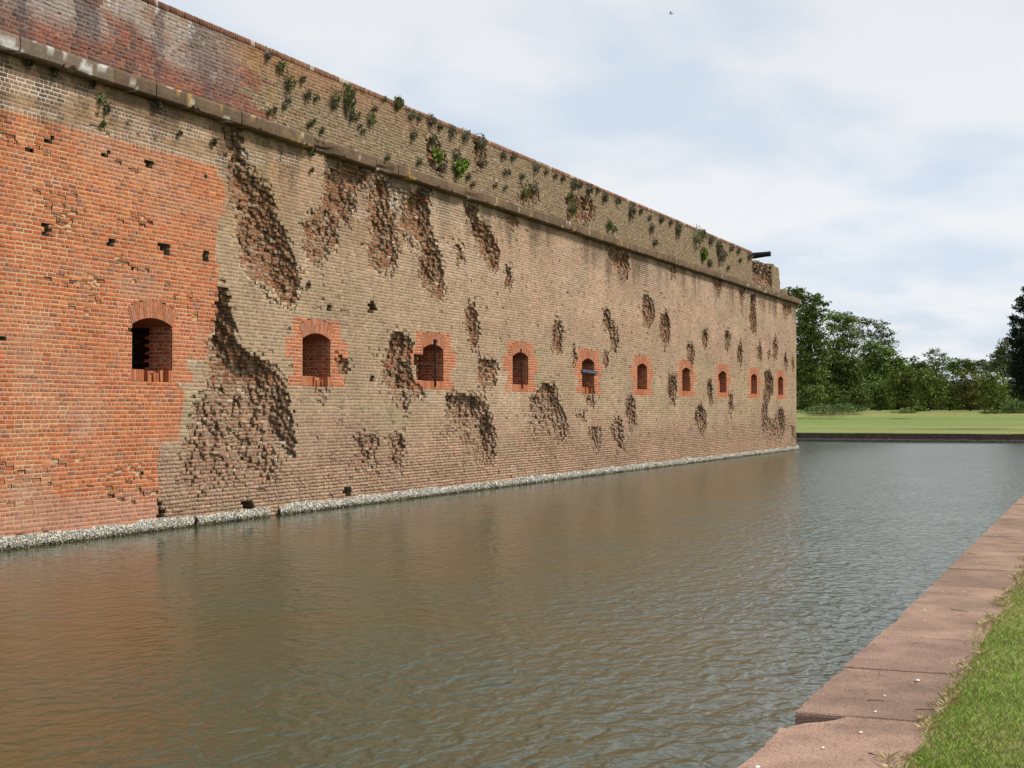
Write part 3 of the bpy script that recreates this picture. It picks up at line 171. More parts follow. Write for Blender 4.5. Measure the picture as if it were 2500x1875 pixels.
def attr_mat(name, source='col', f1=9., f2=70., amp=(.72, 1.28), bstr=.5, bdist=.004, rough=.92, trans=0):
    """colour from the vertex attribute (or the object's colour), with grain and patchy wear on top"""
    m, nt, b = new_mat(name)
    if source == 'object': c = nt.nodes.new('ShaderNodeObjectInfo').outputs['Color']
    else: a = nt.nodes.new('ShaderNodeAttribute'); a.attribute_name = source; c = a.outputs['Color']
    p = objco(nt); a1 = noise(nt, f1, 4, .6, p); a2 = noise(nt, f2, 2, .6, p)
    mm = nt.nodes.new('ShaderNodeMath'); mm.operation = 'ADD'; nt.links.new(a1.outputs[0], mm.inputs[0]); nt.links.new(a2.outputs[0], mm.inputs[1])
    nt.links.new(mul_col(nt, c, mrange(nt, mm.outputs[0], .65, 1.35, *amp)), b.inputs['Base Color'])
    b.inputs['Roughness'].default_value = rough; b.inputs['Specular IOR Level'].default_value = .15
    bump(nt, b, mm.outputs[0], bstr, bdist)
    return m
M_BRICK = attr_mat('old_brick')
M_BRICKO = attr_mat('old_brick_single', 'object')
M_MORTAR = attr_mat('lime_mortar', f1=14, f2=90, bstr=.7)
M_STONE = attr_mat('cordon_sandstone', f1=3, f2=30, amp=(.6, 1.35), bstr=.6, bdist=.012)
M_COPING = attr_mat('brown_sandstone', f1=3.2, f2=75, amp=(.62, 1.3), bstr=1.0, bdist=.010)
_nt = M_COPING.node_tree; _b = _nt.nodes['Principled BSDF']; _l = _b.inputs['Base Color'].links[0]; _src = _l.from_socket
_st = noise(_nt, .9, 5, .65, objco(_nt)); _pt = noise(_nt, 22, 3, .6, objco(_nt, (.35, 1, 1)))
_m1 = mul_col(_nt, _src, mrange(_nt, _st.outputs[0], .38, .60, .72, 1.06)); _m2 = mul_col(_nt, _m1, mrange(_nt, _pt.outputs[0], .28, .40, .7, 1.0))
_nt.links.new(_m2, _b.inputs['Base Color'])
M_SHELL = attr_mat('oyster_shell', f1=30, f2=120, amp=(.85, 1.12), rough=.7)
M_LEAF = attr_mat('leaves', f1=1.2, f2=9, amp=(.65, 1.35), bstr=0, rough=.7)
M_BLADE = attr_mat('grass_blades', f1=1.5, f2=12, amp=(.75, 1.25), bstr=0, rough=.7)
M_BARK = attr_mat('bark', f1=4, f2=30, amp=(.6, 1.3))
def simple_mat(name, col, rough=.6, metal=0, f=8., amp=(.7, 1.25), bdist=.004):
    m, nt, b = new_mat(name)
    rgb = nt.nodes.new('ShaderNodeRGB'); rgb.outputs[0].default_value = (*col, 1)
    a1 = noise(nt, f, 5, .6, objco(nt))
    nt.links.new(mul_col(nt, rgb.outputs[0], mrange(nt, a1.outputs[0], .3, .7, *amp)), b.inputs['Base Color'])
    b.inputs['Roughness'].default_value = rough; b.inputs['Metallic'].default_value = metal
    bump(nt, b, a1.outputs[0], .5, bdist)
    return m
M_IRON = simple_mat('rusty_iron', (.035, .03, .028), .6, .5, 25)
M_GUN = simple_mat('black_painted_iron', (.012, .014, .018), .35, .3, 12)
M_BEAM = simple_mat('weathered_blue_grey_beam', (.075, .09, .125), .8, 0, 12)
M_WOOD = simple_mat('dark_timber', (.06, .04, .025), .8, 0, 6)
M_CORE = simple_mat('rubble_core', (.21, .095, .055), .95, 0, 3)
M_DARK = simple_mat('shade_dark_brick', (.03, .02, .015), .95, 0, 5)  # near-black base colour paints in the shade deep inside the openings
M_BIRD = simple_mat('gull_feathers', (.55, .55, .56), .8)

# ------------------------------------------------------------------ bricks
def brick_geo(B, origin, U, NRM):
    """B: dict of arrays cx cz w h dep len cham rot jit col -> verts, faces(quads), cols.   NRM points out of the wall."""
    n = len(B['cx']); hw = B['w'] / 2; hh = B['h'] / 2; ch = np.minimum(B['cham'], np.minimum(hw, hh) * .6)
    sx = np.array([-1, 1, 1, -1.]); sz = np.array([-1, -1, 1, 1.])
    P = np.zeros((n, 12, 3))                 # local: u, z, outward
    for ring, (inset, y) in enumerate(((0, -B['len']), (0, -ch), (1, np.zeros(n)))):
        iw = hw - inset * ch; ih = hh - inset * ch
        P[:, ring * 4:ring * 4 + 4, 0] = sx[None] * iw[:, None]
        P[:, ring * 4:ring * 4 + 4, 1] = sz[None] * ih[:, None]
        P[:, ring * 4:ring * 4 + 4, 2] = y[:, None] if np.ndim(y) else y
    j = B['jit'][:, None, None] * rng.normal(0, 1, (n, 12, 3)); j[:, :4] *= .2
    P += j
    a = B['rot'] * rng.normal(0, 1, n); b_ = B['rot'] * rng.normal(0, 1.4, n)
    ca, sa = np.cos(a)[:, None], np.sin(a)[:, None]
    x, z = P[:, :, 0] * ca - P[:, :, 1] * sa, P[:, :, 0] * sa + P[:, :, 1] * ca
    P[:, :, 2] += x * np.tan(b_)[:, None] + z * np.tan(B['rot'] * rng.normal(0, 1, n))[:, None]
    u = x + B['cx'][:, None]; zz = z + B['cz'][:, None]; o = P[:, :, 2] - B['dep'][:, None]
    V = np.array(origin)[None, None] + u[..., None] * np.array(U)[None, None] + o[..., None] * np.array(NRM)[None, None]
    V[:, :, 2] += zz
    F = []
    for r in (0, 4):
        for k in range(4): F.append([r + k, r + (k + 1) % 4, r + 4 + (k + 1) % 4, r + 4 + k])
    F.append([8, 9, 10, 11])
    F = np.array(F)
    flip = np.cross(np.array(U, float), (0, 0, 1.)) @ np.array(NRM, float) < 0
    if flip: F = F[:, ::-1]
    FF = (F[None] + (np.arange(n) * 12)[:, None, None]).reshape(-1, 4)
    return V, FF, np.repeat(B['col'][:, None], 12, 1)
def bricks_obj(name, B, origin, U, NRM, parent, mat=None):
    V, F, Cc = brick_geo(B, origin, U, NRM)
    return mesh_obj(name, V.reshape(-1, 3), F, mat or M_BRICK, parent, Cc.reshape(-1, 3))
def mortar_obj(name, B, origin, U, NRM, parent):
    """one recessed bed quad behind each brick; deep box where the wall is broken"""
    n = len(B['cx']); hw = B['cw'] / 2; hh = B['chh'] / 2
    sx = np.array([-1, 1, 1, -1.]); sz = np.array([-1, -1, 1, 1.])
    def place(idx, y):
        u = B['cx0'][idx, None] + sx[None] * hw[idx, None]; z = B['cz0'][idx, None] + sz[None] * hh[idx, None]
        V = np.array(origin)[None, None] + u[..., None] * np.array(U)[None, None] + (-y)[:, None, None] * np.array(NRM)[None, None]
        V = np.array(V); V[:, :, 2] += z; return V
    allv = []; allf = []; allc = []; base = 0
    idx = np.arange(n); y = B['dep'] + B['rec']
    V = place(idx, y); allv.append(V.reshape(-1, 3)); allf.append((np.arange(n) * 4)[:, None] + np.arange(4)[None]); allc.append(np.repeat(B['mcol'], 4, 0)); base = n * 4
    idx = np.nonzero(B['near'])[0]
    if len(idx):
        F0 = place(idx, y[idx]); B0 = place(idx, y[idx] + .75)
        V = np.concatenate([F0, B0], 1); m = len(idx)
        Fq = np.array([[k, (k + 1) % 4, 4 + (k + 1) % 4, 4 + k] for k in range(4)])
        allv.append(V.reshape(-1, 3)); allf.append(((np.arange(m) * 8)[:, None, None] + Fq[None]).reshape(-1, 4) + base)
        allc.append(np.repeat(lerp(B['mcol'][idx] * .55, (.24, .16, .10), np.full(len(idx), .6)), 8, 0))
    return mesh_obj(name, np.concatenate(allv), np.concatenate(allf), M_MORTAR, parent, np.concatenate(allc))

def poly_info(px, pz, poly):
    """inside mask, distance to the outline"""
    P = np.array(poly, float); Q = np.roll(P, -1, 0)
    ins = np.zeros(len(px), bool); d = np.full(len(px), 1e9)
    for (x0, z0), (x1, z1) in zip(P, Q):
        if z0 != z1:
            c = ((z0 > pz) != (z1 > pz)) & (px < (x1 - x0) * (pz - z0) / (z1 - z0) + x0); ins ^= c
        ex, ez = x1 - x0, z1 - z0; t = np.clip(((px - x0) * ex + (pz - z0) * ez) / max(ex * ex + ez * ez, 1e-9), 0, 1)
        d = np.minimum(d, np.hypot(px - x0 - t * ex, pz - z0 - t * ez))
    return ins, d

CH = .07
EMB = [21.30 + 5.65 * i for i in range(10)]
E_BOT, E_SPR, E_HW, E_RISE = 2.80, 3.57, .58, .13
E_R = (E_HW ** 2 + E_RISE ** 2) / (2 * E_RISE); E_CZ = E_SPR + E_RISE - E_R
E_ANG = math.asin(E_HW / E_R); E_RX = E_R + .30
ox, oz = E_RX * math.sin(E_ANG), E_CZ + E_RX * math.cos(E_ANG)
def hole_hw(z):
    if 2.60 < z < E_BOT: return .60
    if E_BOT <= z < E_SPR: return E_HW
    if E_SPR <= z < oz: return E_HW + (ox - E_HW) * (z - E_SPR) / (oz - E_SPR)
    if oz <= z < E_CZ + E_RX: return math.sqrt(max(E_RX ** 2 - (z - E_CZ) ** 2, 0))
    return 0
def surround_hw(z):
    if 2.59 < z < 2.80: return 1.15
    if 2.80 < z < 3.15: return .95
    if 3.15 < z < 3.57: return 1.25
    if 3.57 < z < 3.99: return .95
    return 0
def red_edge(z):
    xs = []
    R = RED
    for (x0, z0), (x1, z1) in zip(R[1:-1], R[2:]):
        if (z0 - z) * (z1 - z) <= 0 and z0 != z1: xs.append(x0 + (x1 - x0) * (z - z0) / (z1 - z0))
    return max(xs) if xs else None

def layout(X0, X1, z_lo, rows, red_fn, emb=True):
    """courses of bricks as cells: cx cz w h zone(0 tan,1 old red,2 new red)"""
    out = []
    for k in range(rows):
        z = z_lo + (k + .5) * CH; segs = []
        rb = red_fn(z); rb = X0 if rb is None else max(X0, rb)
        segs = [(X0, rb, 1), (rb, X1, 0)]
        if emb:
            for e in EMB:
                s = surround_hw(z); h = hole_hw(z)
                lo, hi = e - max(s, h), e + max(s, h) + (.06 if s else 0)
                if s == 0 and h == 0: continue
                new = []
                for (a, b, t) in segs:
                    if b <= lo or a >= hi: new.append((a, b, t)); continue
                    if a < lo: new.append((a, lo, t))
                    if b > hi: new.append((hi, b, t))
                if s:
                    hl = h + (.50 if e == EMB[2] and 2.87 < z < 3.40 else .30 if e == EMB[2] and 2.80 < z < 3.45 else .2 if e == EMB[7] and 3.3 < z < 3.6 else 0)
                    if h: new += [(lo, e - hl, 2), (e + h, hi, 2)]
                    else: new.append((lo, hi, 2))
                segs = new
        for (a, b, t) in segs:
            if b - a < .02: continue
            hdr = (k % 3 == 0) if t == 1 else (k % 2 == 0)
            Lb = .1 if hdr else .2
            st = a
            x = math.floor(a / Lb) * Lb + (0 if hdr else (.1 if k % 4 == 1 else 0) + .05) + rng.uniform(-.012, .012)
            while x <= st + .03: x += Lb
            while True:
                en = min(x, b)
                if b - en < .035: en = b
                out.append(((st + en) / 2, z, en - st, CH, t, 1 if hdr else 0))
                st = en
                if en >= b: break
                x += Lb * (1 + rng.uniform(-.04, .04))
    return np.array(out)

PAL_TAN = [(.345, .235, .142), (.31, .21, .127), (.375, .26, .158), (.32, .22, .142), (.345, .22, .137), (.28, .187, .115), (.335, .242, .148)]
PAL_RED = [(.41, .11, .042), (.44, .125, .046), (.38, .10, .038), (.43, .14, .054), (.40, .105, .046), (.46, .16, .062), (.27, .105, .07), (.41, .14, .055), (.38, .13, .06), (.35, .12, .055)]
PAL_NEW = [(.41, .125, .055), (.45, .145, .06), (.38, .11, .05), (.43, .14, .065)]
PAL_CRAT = [(.29, .155, .082), (.33, .17, .09), (.25, .13, .07), (.32, .195, .105), (.28, .17, .095), (.26, .15, .085), (.30, .13, .07), (.22, .12, .07)]

def dress(cells, crater_list, parapet=False):
    cx, cz, w, h, zone, hdr = cells.T; n = len(cx)
    dep = np.abs(rng.normal(0, .0018, n)); rec = np.full(n, .0035); near = np.zeros(n, bool); ln = np.full(n, .035)
    cham = np.full(n, .003); jit = np.full(n, .001); rot = np.full(n, .003); gap = np.full(n, .0135)
    ncoarse = vn(cx, cz, .35, 3)
    tanm = zone == 0; redm = zone == 1; newm = zone == 2
    # colours --------------------------------------------------
    col = pick(PAL_TAN, n); col[redm] = pick(PAL_RED, redm.sum()); col[newm] = pick(PAL_NEW, newm.sum())
    col *= rng.normal(1, .07, (n, 1)).clip(.75, 1.25)
    big = vn(cx, cz, (7, 2.6), 11); mid = vn(cx, cz, (1.8, .9), 12); streak = vn(cx, cz, (.45, 3.5), 13)
    mcol = np.tile((.46, .36, .235), (n, 1)); mcol[redm] = (.56, .38, .225); mcol[newm] = (.60, .40, .25)
    if not parapet:
        pink = ss(cz + (cx - 45) * .04 + big * 3, 4.2, 7.0) * tanm * ss(cx, 26, 44)
        col = lerp(col, col * np.array((1.07, .98, 1.04)), pink)
        low = ss(2.1 - cz + (mid - .5) * 1.6, -.2, 1.0) * tanm
        col = lerp(col, col * np.array((1.04, .95, .98)), low)
        mcol = lerp(mcol, (.40, .30, .21), low * .7)
        lowr = ss(.85 - cz + (mid - .5) * .9, -.1, .35) * redm
        col = lerp(col, (.36, .19, .145), lowr * .6)
        under = ss(cz + (streak - .5) * 2.4, 6.5, 7.5) * ss(streak + .25 * mid, .35, .75)
        col = col * (1 - .5 * (under * (~newm)))[:, None]; mcol = mcol * (1 - .45 * under)[:, None]
        gre = ss(vn(cx, cz, (.5, 4), 29), .62, .85) * ss(cz, 3, 6) * tanm
        col = lerp(col, col * .72, gre)
        # patch of tan at upper left with white mortar
        ul = tanm & (cx < 31)
        wm_ = ul * ss(cz, 5.9, 6.5) * ss(vn(cx, cz, (1.9, .33), 21), .45, .60) * ss(7.5 - cz, 0, .4)
        mcol = lerp(mcol, (.74, .70, .62), wm_ * .95)
        wl = (cx > 26) * tanm * ss(cz, 4.5, 6.5) * ss(vn(cx, cz, (3, .5), 22), .45, .7)
        mcol = lerp(mcol, (.58, .50, .38), wl * .8)
        col[ul] *= lerp((1, 1, 1), (.98, .86, .78), ss(cz[ul], 5.2, 6.2)); mcol[ul] *= lerp((1, 1, 1), (.8, .78, .76), ss(cz[ul], 5.2, 6.2))
        ef = ss(vn(cx, cz, (.9, .5), 31), .72, .85) * ss(4.6 - cz, 0, 1.5)
        col = lerp(col, (.45, .36, .29), ef * .4)
        bright = ss(big + .3 * mid, .5, .95) * tanm
        col = col * (1 + .14 * bright)[:, None]
        tonal = .80 + .40 * vn(cx, cz, (1.1, .6), 151) ; tonal2 = .86 + .28 * vn(cx, cz, (.28, 2.6), 152)
        col = col * np.where(tanm, tonal * tonal2, .88 + .24 * vn(cx, cz, (.9, .5), 153))[:, None]; mcol = mcol * np.where(tanm, .82 + .36 * vn(cx, cz, (1.6, .8), 154), .80 + .34 * vn(cx, cz, (1.0, .6), 155))[:, None]
        faded = ss(vn(cx, cz, (1.4, .7), 156), .55, .78) * redm; col = lerp(col, (.38, .19, .12), faded * .5)
        grn = ss(vn(cx, cz, (2.2, 1.0), 157), .6, .8) * tanm; col = lerp(col, col * np.array((.88, .97, .92)), grn)
    else:
        col[tanm] = pick([(.175, .118, .068), (.20, .138, .08), (.15, .10, .06), (.205, .13, .07)], tanm.sum())
        col[redm] = pick([(.22, .07, .045), (.18, .065, .048), (.27, .085, .045), (.20, .08, .055), (.15, .07, .055)], redm.sum())
        col *= rng.normal(1, .1, (n, 1)).clip(.7, 1.3)
        mcol[:] = (.37, .29, .185); mcol[redm] = (.27, .17, .12)
        rusty = ss(cz, 8.45, 9.0) * ss(36 - cx, 0, 14)
        col = lerp(col, (.30, .13, .06), rusty * .75 * (tanm | redm)); mcol = lerp(mcol, (.30, .16, .09), rusty * .6)
        orange = ss(vn(cx, cz, (.8, 1.2), 41), .6, .8) * ss(28 - cx, 0, 4) * ss(cx, 22.5, 25)
        col = lerp(col, (.33, .17, .045), orange * .7)
        b1 = ss(vn(cx, cz, (1.3, .7), 42), .42, .66) * ss(25 - cx, 0, 3) * ss(cz, 7.95, 8.5)
        col = lerp(col, (.30, .27, .245), b1 * .7); mcol = lerp(mcol, (.42, .38, .34), b1 * .6)
        b2 = ss(vn(cx, cz, (.5, 2.2), 43), .46, .68) * ss(25 - cx, 0, 3)
        col = lerp(col, (.07, .052, .05), b2 * .75); mcol = lerp(mcol, (.12, .09, .08), b2 * .5)
        b3 = ss(vn(cx, cz, (.35, .9), 47), .68, .8) * ss(25 - cx, 0, 3)
        col = lerp(col, (.50, .49, .46), b3 * .75)
    # weathering -----------------------------------------------
    if not parapet:
        ero = ss(1.75 - cz + (vn(cx, cz, (1.5, .6), 5) - .5) * 1.6, 0, 1.0) * tanm
        dep += ero * rng.uniform(0, .018, n); rec += ero * .015; cham += ero * .013; rot += ero * .022; jit += ero * .003; gap += ero * .002
        rz = redm * ss(vn(cx, cz, (1.6, .45), 6), .54, .76) * ((cz > 3.4) & (cz < 6.3) | (cz < 1.3))
        chip = (rng.random(n) < rz * .40)
        dep[chip] += rng.uniform(.004, .03, chip.sum()); jit[chip] += .006; rot[chip] += .03; cham[chip] += .007; rec[chip] += .003
        col[chip] = lerp(col[chip], (.46, .165, .065), rng.uniform(0, .6, chip.sum()))
        gone = rng.random(n) < rz * .012 + redm * .001
        dep[gone] += rng.uniform(.05, .1, gone.sum()); near |= gone
        e2 = rng.random(n) < tanm * .012
        dep[e2] += .02; jit[e2] += .004
    else:
        dep += rng.random(n) * .004; jit += .0015; cham += .002
    # shell damage ----------------------------------------------
    incr = np.zeros(n)
    for d, kind, poly in crater_list:
        pp = np.array(poly); sel = (cx > pp[:, 0].min() - .6) & (cx < pp[:, 0].max() + .6) & (cz > pp[:, 1].min() - .6) & (cz < pp[:, 1].max() + .6)
        ii = np.nonzero(sel)[0]
        if not len(ii): continue
        wob = ((vn(cx[ii], cz[ii], .24, 51) - .5) * .15 + rng.normal(0, .010, len(ii))) * (kind != 2)
        ins, dist = poly_info(cx[ii], cz[ii], poly)
        sd_ = np.where(ins, dist, -dist) + wob
        if kind == 2:
            m = sd_ > -.01; q = ii[m]; dep[q] = d; incr[q] = np.maximum(incr[q], 1); near[ii[sd_ > -.22]] = True; rot[q] = .02
            continue
        v = (cz[ii] - pp[:, 1].min()) / max(np.ptp(pp[:, 1]), .1)
        if kind == 1:
            m = sd_ > 0; q = ii[m]; dep[q] += d * ss(sd_[m], 0, .12) * rng.uniform(.4, 1.2, m.sum()); jit[q] += .003; rot[q] += .02
            lig = rng.random(m.sum()) < .35
            col[q] = lerp(col[q], (.42, .30, .2), np.where(lig, .6, .15)); near[ii[sd_ > -.15]] = True
            continue
        m = sd_ > 0; q = ii[m]; s_ = sd_[m]; vv = v[m]
        width = .16 + .42 * (1 - vv)
        dd = d * .66 * (.22 + .78 * np.minimum(1, s_ / width)) * (.35 + 1.15 * vn(cx[q], cz[q], .42, 52))
        dd = np.round(dd / .05) * .05 + rng.normal(0, .010, m.sum())
        dep[q] = np.maximum(dep[q], np.maximum(dd, .015)); incr[q] = 1
        near[ii[sd_ > -.24]] = True
        edge = ii[(sd_ <= 0) & (sd_ > -.12)]
        ch2 = edge[rng.random(len(edge)) < .4]; dep[ch2] += rng.uniform(.005, .04, len(ch2)); jit[ch2] += .004; rot[ch2] += .02
    c_ = incr > 0
    k = c_.sum()
    big_low = c_ & (cz < 2.6) & (~np.bool_(parapet)) & (~newm)
    col[c_] = pick(PAL_CRAT, k) * np.array((.95, .84, .78)) * (.82 + .36 * vn(cx[c_], cz[c_], .3, 66))[:, None] * rng.normal(1, .08, (k, 1)).clip(.6, 1.4)
    kb = big_low.sum(); col[big_low] = pick([(.35, .21, .128), (.32, .19, .12), (.37, .235, .14), (.30, .17, .115), (.38, .25, .15), (.29, .18, .12), (.33, .175, .11)], kb) * rng.normal(1, .06, (kb, 1)).clip(.7, 1.3) * (.84 + .3 * vn(cx[big_low], cz[big_low], .4, 67))[:, None]
    rd = c_ & (zone > 0); col[rd] = pick([(.42, .13, .05), (.35, .10, .045), (.47, .19, .07), (.28, .08, .04)], rd.sum())
    jit[c_] = .005; rot[c_] = .03; cham[c_] = .010; ln[c_] = .2; rec[c_] = .009; gap[c_] = .0095
    lt = c_ & (rng.random(n) < .02 + .09 * (vn(cx, cz, .5, 61) > .6)); col[lt] = pick([(.40, .32, .23), (.44, .37, .28), (.34, .25, .17)], lt.sum())
    mcol[c_] = (.27, .18, .11)
    sp = c_ & (rng.random(n) < .10); mcol[sp] = (.42, .35, .26)
    if parapet:
        pk = c_ & (rng.random(n) < .6); col[pk] *= .6
    mort = c_ & (vn(cx, cz, .16, 69) > .63); col[mort] = lerp(col[mort], (.33, .24, .16), .75); gap[mort] = .002; rot[mort] = .05; jit[mort] = .008
    wf = np.where(c_, rng.uniform(.84, 1.04, n), 1); hf = np.where(c_, rng.uniform(.88, 1.06, n), 1)
    ln[near] = np.maximum(ln[near], .16)
    ww = np.maximum(w - gap, .015) * wf; hh = np.maximum(h - gap, .02) * hf
    offx = np.where(c_, rng.normal(0, .012, n), 0); offz = np.where(c_, rng.normal(0, .004, n), rng.normal(0, .0012, n))
    return dict(cx=cx + offx, cz=cz + offz, w=ww, h=hh, dep=dep, len=ln, cham=cham, jit=jit, rot=rot, col=col.clip(.01, .9), rec=rec, near=near, cw=w, chh=h, mcol=mcol, zone=zone, hdr=hdr, cx0=cx, cz0=cz)
def sub(B, m): return {k: v[m] for k, v in B.items()}

# ------------------------------------------------------------------ the fort wall
fort = tag(empty('fort_wall', (17, 0, 0)), 'long old brick fort wall pocked with shell holes, rising straight from the moat', 'fort wall')
def fp(o):                                                     # keep world coordinates under the parented empty
    o.location = o.location - fort.location if o.parent is fort else o.location
    return o
XL, XR = 14.0, 75.9
cells = layout(XL, XR, -.35, 112, red_edge)
wallB = dress(cells, [c for c in CRATERS if c[1] != 3])
pcells = layout(XL, 66.2, 7.77, 20, lambda z: 24.6 - (z - 7.8) * .3 + (.45 if int(z * 14) % 3 == 0 else 0) + .5 * math.sin(z * 9) if z < 8.75 else 20.5 + math.sin(z * 40), emb=False)
parB = dress(pcells, [c for c in CRATERS if c[1] == 3], parapet=True)
RUIN = [[.5, 3, [[66.0, 7.9], [66.0, 8.9], [68.2, 8.95], [70.2, 9.0], [70.3, 8.0], [68.9, 7.85]]]]
rcells = layout(66.2, 72.1, 7.77, 18, lambda z: 0, emb=False)
topz = lambda x: 8.86 + (x - 66.2) * .045 - 1.0 * ss(x, 71.6, 72.3)
rcells = rcells[rcells[:, 1] < topz(rcells[:, 0]) - .04 * rng.random(len(rcells))]
ruinB = dress(rcells, RUIN, parapet=True)
ruinB['col'] *= 1.15
# the bricks that show largest become parts of their own
zc = wallB['cx'] * math.cos(THETA) + 15.61 * math.sin(THETA)
area = wallB['w'] * wallB['h'] / zc ** 3
ok = (wallB['cx0'] > 17.75) & (wallB['cz'] > .25) & (wallB['cz'] < 7.3) & (wallB['hdr'] == 0) & (wallB['w'] > .15) & (~wallB['near'])
order = np.argsort(-area * ok)[:298]
single = np.zeros(len(zc), bool); single[order] = True
VAR = []
for i in range(8):
    one = {k: np.array([v]) for k, v in dict(cx=0., cz=0., w=.19, h=.06, dep=0., len=.035, cham=.003 + .0012 * i, jit=.0008 + .0001 * i, rot=.002, ).items()}
    one['col'] = np.array([[.4, .2, .1]])
    V, F, _ = brick_geo(one, (0, 0, 0), (1, 0, 0), (0, -1, 0))
    me = bpy.data.meshes.new('brick'); me.from_pydata([tuple(map(float, v)) for v in V[0]], [], F.tolist()); me.materials.append(M_BRICKO); VAR.append(me)
for i in order:
    o = bpy.data.objects.new('brick', VAR[rng.integers(0, 8)])
    o.location = (wallB['cx'][i] - 17, wallB['dep'][i], wallB['cz'][i]); o.scale = (wallB['w'][i] / .19, 1, wallB['h'][i] / .06)
    o.rotation_euler = (rng.normal(0, wallB['rot'][i]), rng.normal(0, wallB['rot'][i] * .7), 0)
    o.color = (*[float(c) for c in wallB['col'][i]], 1)
    link(o, fort)
def part_stuff(o, kind='stuff'):
    o.location = Vector(o.location) - fort.location; o['kind'] = kind; return o
part_stuff(bricks_obj('brickwork', sub(wallB, ~single), (0, 0, 0), (1, 0, 0), (0, -1, 0), fort))
part_stuff(mortar_obj('mortar', wallB, (0, 0, 0), (1, 0, 0), (0, -1, 0), fort))
part_stuff(bricks_obj('parapet_brickwork', parB, (0, 0, 0), (1, 0, 0), (0, -1, 0), fort))
part_stuff(mortar_obj('parapet_mortar', parB, (0, 0, 0), (1, 0, 0), (0, -1, 0), fort))
part_stuff(bricks_obj('ruined_brickwork', ruinB, (0, 0, 0), (1, 0, 0), (0, -1, 0), fort))
part_stuff(mortar_obj('ruined_mortar', ruinB, (0, 0, 0), (1, 0, 0), (0, -1, 0), fort))

def box_geo(x0, x1, y0, y1, z0, z1):
    v = [(x, y, z) for z in (z0, z1) for y in (y0, y1) for x in (x0, x1)]
    f = [(0, 2, 3, 1), (4, 5, 7, 6), (0, 1, 5, 4), (2, 6, 7, 3), (0, 4, 6, 2), (1, 3, 7, 5)]
    return v, f
def box(name, b, mat, parent=None, rel=(0, 0, 0)):
    v, f = box_geo(*b); v = np.array(v) - np.array(rel); return mesh_obj(name, v, f, mat, parent)
REL = tuple(fort.location)
box('rubble_core', (XL, 75.6, 1.7, 14, -1, 7.70), M_CORE, fort, REL)
box('parapet_core', (XL, 66.0, .62, 1.5, 7.6, 9.22), M_CORE, fort, REL)
v1, f1 = box_geo(66.0, 71.5, .55, 1.4, 7.6, 8.7); mesh_obj('ruined_core', np.array(v1) - np.array(REL), f1, M_CORE, fort)
# corner end of the wall: a return of toothed bricks round the corner
def flat_cells(u0, u1, z0, z1):
    c = []
    k = 0; z = z0
    while z < z1 - .02:
        x = u0; first = True
        while x < u1 - .01:
            w = .2 if k % 2 else .1
            if first: w = (.1 if k % 2 else .15); first = False
            w = min(w, u1 - x); c.append((x + w / 2, z + CH / 2, w, CH, 0, 0)); x += w
        z += CH; k += 1
    return np.array(c)
retB = dress(flat_cells(.04, 8.0, -.35, 7.49), [])
part_stuff(bricks_obj('return_brickwork', retB, (75.9, 0, 0), (0, 1, 0), (1, 0, 0), fort))
part_stuff(mortar_obj('return_mortar', retB, (75.9, 0, 0), (0, 1, 0), (1, 0, 0), fort))
box('return_core', (75.0, 75.86, .3, 8.1, -1, 7.48), M_CORE, fort, REL)

# rowlock coping of bricks on edge along the parapet top
n = int((66.2 - XL) / .078); cxs = XL + (np.arange(n) + .5) * .078
z = np.zeros(n)
cop = dict(cx=cxs, cz=np.full(n, 9.17 + .055), w=np.full(n, .066) * rng.uniform(.9, 1.05, n), h=np.full(n, .108), dep=-.012 + rng.normal(0, .003, n), len=np.full(n, .22), cham=np.full(n, .008), jit=np.full(n, .0025), rot=np.full(n, .012),
           col=pick([(.27, .14, .085), (.24, .115, .07), (.30, .16, .10), (.21, .11, .07)], n) * rng.normal(1, .08, (n, 1)))
fade = ss(cxs, 20, 30); cop['col'] = lerp(cop['col'] * np.array((.62, .55, .55)), cop['col'], fade)
lt = vn(cxs, cxs * 0, .35, 77) > .72; cop['col'][lt] = (.42, .34, .27)
cop['cz'] = cop['cz'] - .0
part_stuff(bricks_obj('coping_brickwork', cop, (0, 0, 0), (1, 0, 0), (0, -1, 0), fort))
box('coping_bed', (XL, 66.15, .02, 1.5, 9.16, 9.262), simple_mat('coping_mortar', (.30, .17, .11), .95, 0, 9), fort, REL)

